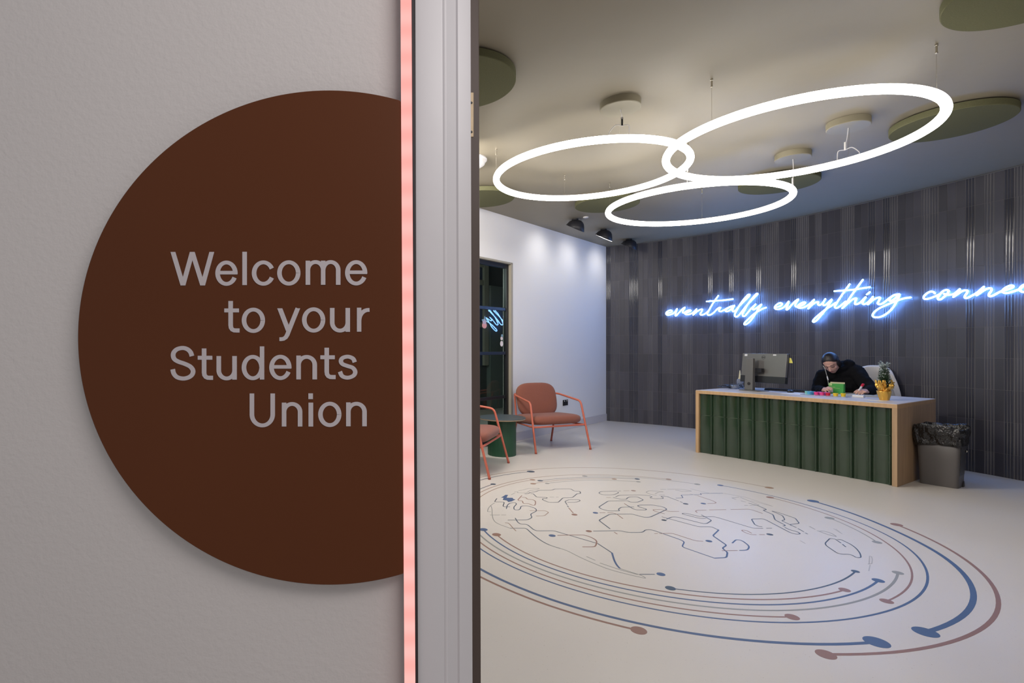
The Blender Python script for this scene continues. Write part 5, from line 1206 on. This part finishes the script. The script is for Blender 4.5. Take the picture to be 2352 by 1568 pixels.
# face details
lipm = mat('lips', (0.42, 0.12, 0.11), 0.5); browm = mat('brow', (0.03, 0.02, 0.018), 0.8)
mb = MB(); mb.caps(H(-.014, .0820, -.0565), H(.014, .0820, -.0565), .0034, .0034, lipm); mb.caps(H(-.010, .0790, -.0635), H(.010, .0790, -.0635), .0040, .0040, lipm); mb.build('lips', per, smooth=True)
for s_ in (-1, 1):
    mb = MB(); mb.tube(smooth_path([H(s_ * .014, .083, .026), H(s_ * .032, .080, .032), H(s_ * .050, .066, .026)], 5), .0028, browm, 6); mb.build('eyebrow', per, smooth=True)
    mb = MB(); mb.tube(smooth_path([H(s_ * .017, .078, .002), H(s_ * .031, .079, -.003), H(s_ * .046, .068, .001)], 5), .0026, browm, 6); mb.build('eyelashes', per, smooth=True)
# hair: parted cap swept to a low knot
hm = M['hair']; mb = MB()
k0 = len(mb.v); mb.sphere(Vector((0, 0, 0)), (.0785, .0955, .0915), hm, seg=56, rings=40)
for i in range(k0, len(mb.v)):
    v = Vector(mb.v[i]); y_, z_ = v.y - .014, v.z + .031
    if y_ > .018 and z_ < .077 - 9 * v.x ** 2: v = v * .80
    elif y_ > .008 and z_ < .083 - 9 * v.x ** 2: v = v * .93
    elif z_ < -.03: v = Vector((v.x * .93, v.y * .97, v.z))
    mb.v[i] = tuple(H(v.x, v.y - .014, v.z + .031))
for s_ in (-1, 1):
    mb.sphere(H(s_ * .064, -.004, .004), (.024, .036, .056), hm, HM); mb.sphere(H(s_ * .056, -.020, -.040), (.022, .030, .042), hm, HM)
mb.caps(H(0, -.075, -.01), H(0, -.085, -.070), .045, .030, hm); mb.caps(H(.066, -.020, -.03), H(.058, -.035, -.105), .020, .010, hm)
hr = mb.build('hair', per, smooth=True); remesh(hr, .004, 3)
mb = MB(); mb.tube(smooth_path([H(0.0, .058, .0955), H(0.001, .042, .1085), H(.002, .018, .1185)], 5), .0022, mat('scalp', (0.11, 0.075, 0.065), 0.6), 6); mb.build('hair_parting', per, smooth=True)
# hoodie
hd = M['hoodie']; mb = MB()
bk_ = neck - fwd * .05
mb.sphere(chest + UP * -.02 - fwd * .02, (.205, .135, .19), hd, Matrix((lft, fwd, UP)).transposed()); mb.caps(neck.lerp(chest, .45) - fwd * .03, hip, .125, .16, hd)
mb.caps(neck.lerp(chest, .35), shL, .095, .078, hd); mb.caps(neck.lerp(chest, .35), shR, .095, .075, hd)
mb.caps(shL, elL, .080, .062, hd); mb.caps(elL, wrL, .060, .040, hd); mb.caps(shR, elR, .074, .058, hd); mb.caps(elR, wrR, .058, .040, hd)
mb.sphere(hip, (.19, .15, .11), hd, Matrix((lft, fwd, UP)).transposed())
# bunched hood round the neck
ring_ = [neck + (lft * .085 * math.cos(a) + fwd * .075 * math.sin(a)) + UP * (.030 - .030 * math.sin(a) + .02 * math.cos(a)) - fwd * .005 for a in [2 * PI * k / 24 for k in range(24)]]
mb.tube(ring_, [.030 + .010 * (1 - math.sin(2 * PI * k / 24)) for k in range(24)], hd, 12, True)
mb.sphere(neck - fwd * .03 + lft * .090 + UP * .075, (.058, .062, .058), hd, Matrix((lft, fwd, UP)).transposed()); mb.sphere(neck - fwd * .08 + lft * .02 + UP * .04, (.085, .060, .055), hd, Matrix((lft, fwd, UP)).transposed())
ho = mb.build('hoodie', per, smooth=True); remesh(ho, .007, 5)
tx2 = bpy.data.textures.new('folds', 'CLOUDS'); tx2.noise_scale = .06; dp = ho.modifiers.new('d', 'DISPLACE'); dp.texture = tx2; dp.strength = .018; dp.mid_level = .5; dp.texture_coords = 'LOCAL'
mb = MB()
for s_ in (-1, 1):
    kn = hip + lft * s_ * .13 + fwd * .42; kn.z = .50; ft = kn + fwd * .02; ft.z = .12; mb.caps(hip + lft * s_ * .09, kn, .095, .068, M['trousers']); mb.caps(kn, ft, .066, .050, M['trousers'])
to = mb.build('trousers', per, smooth=True); remesh(to, .009, 3)
for s_ in (-1, 1):
    kn = hip + lft * s_ * .13 + fwd * .42; mb = MB(); f0 = Vector((kn.x, kn.y, .045)) + fwd * .02; mb.caps(f0 - fwd * .03, f0 + fwd * .17, .044, .038, M['black_plastic']); mb.build('shoe', per, smooth=True)
# earphone cable
ear = H(.074, .005, -.018)
mb = MB(); a_ = on_ray(1896.5, 852, .93); b_ = on_ray(1899.5, 868, .90); c2 = on_ray(1903, 884, .86)
mb.tube(smooth_path([on_ray(1890.5, 839.5, .84), on_ray(1894.5, 846, .83), on_ray(1898, 858, .84), on_ray(1900.5, 867, .86), on_ray(1903, 884, .86)], 6), .0030, mat('earphone', (0.45, 0.46, 0.42), 0.5), 6)
ep = mb.build('earphone_cable', per, smooth=True)
mb = MB(); mb.caps(on_ray(1900, 865, .855), on_ray(1902, 872, .855), .006, .006, M['white_plastic']); mb.build('inline_remote', ep, smooth=True)
# marker pen in the writing hand
t_ = on_ray(1968.5, 903, .715); u_ = on_ray(1983.5, 881, .70)
pn = root('marker_pen', t_, 'white marker pen with red cap end held in the writing hand', 'pen')
mb = MB(); mb.tube([t_, t_.lerp(u_, .10), t_.lerp(u_, .75)], [.003, .0085, .0095], M['paper'], 14); mb.build('barrel', pn, smooth=True)
mb = MB(); mb.tube([t_.lerp(u_, .75), t_.lerp(u_, .97), u_], [.0120, .0120, .008], M['red'], 14); mb.build('cap', pn, smooth=True)
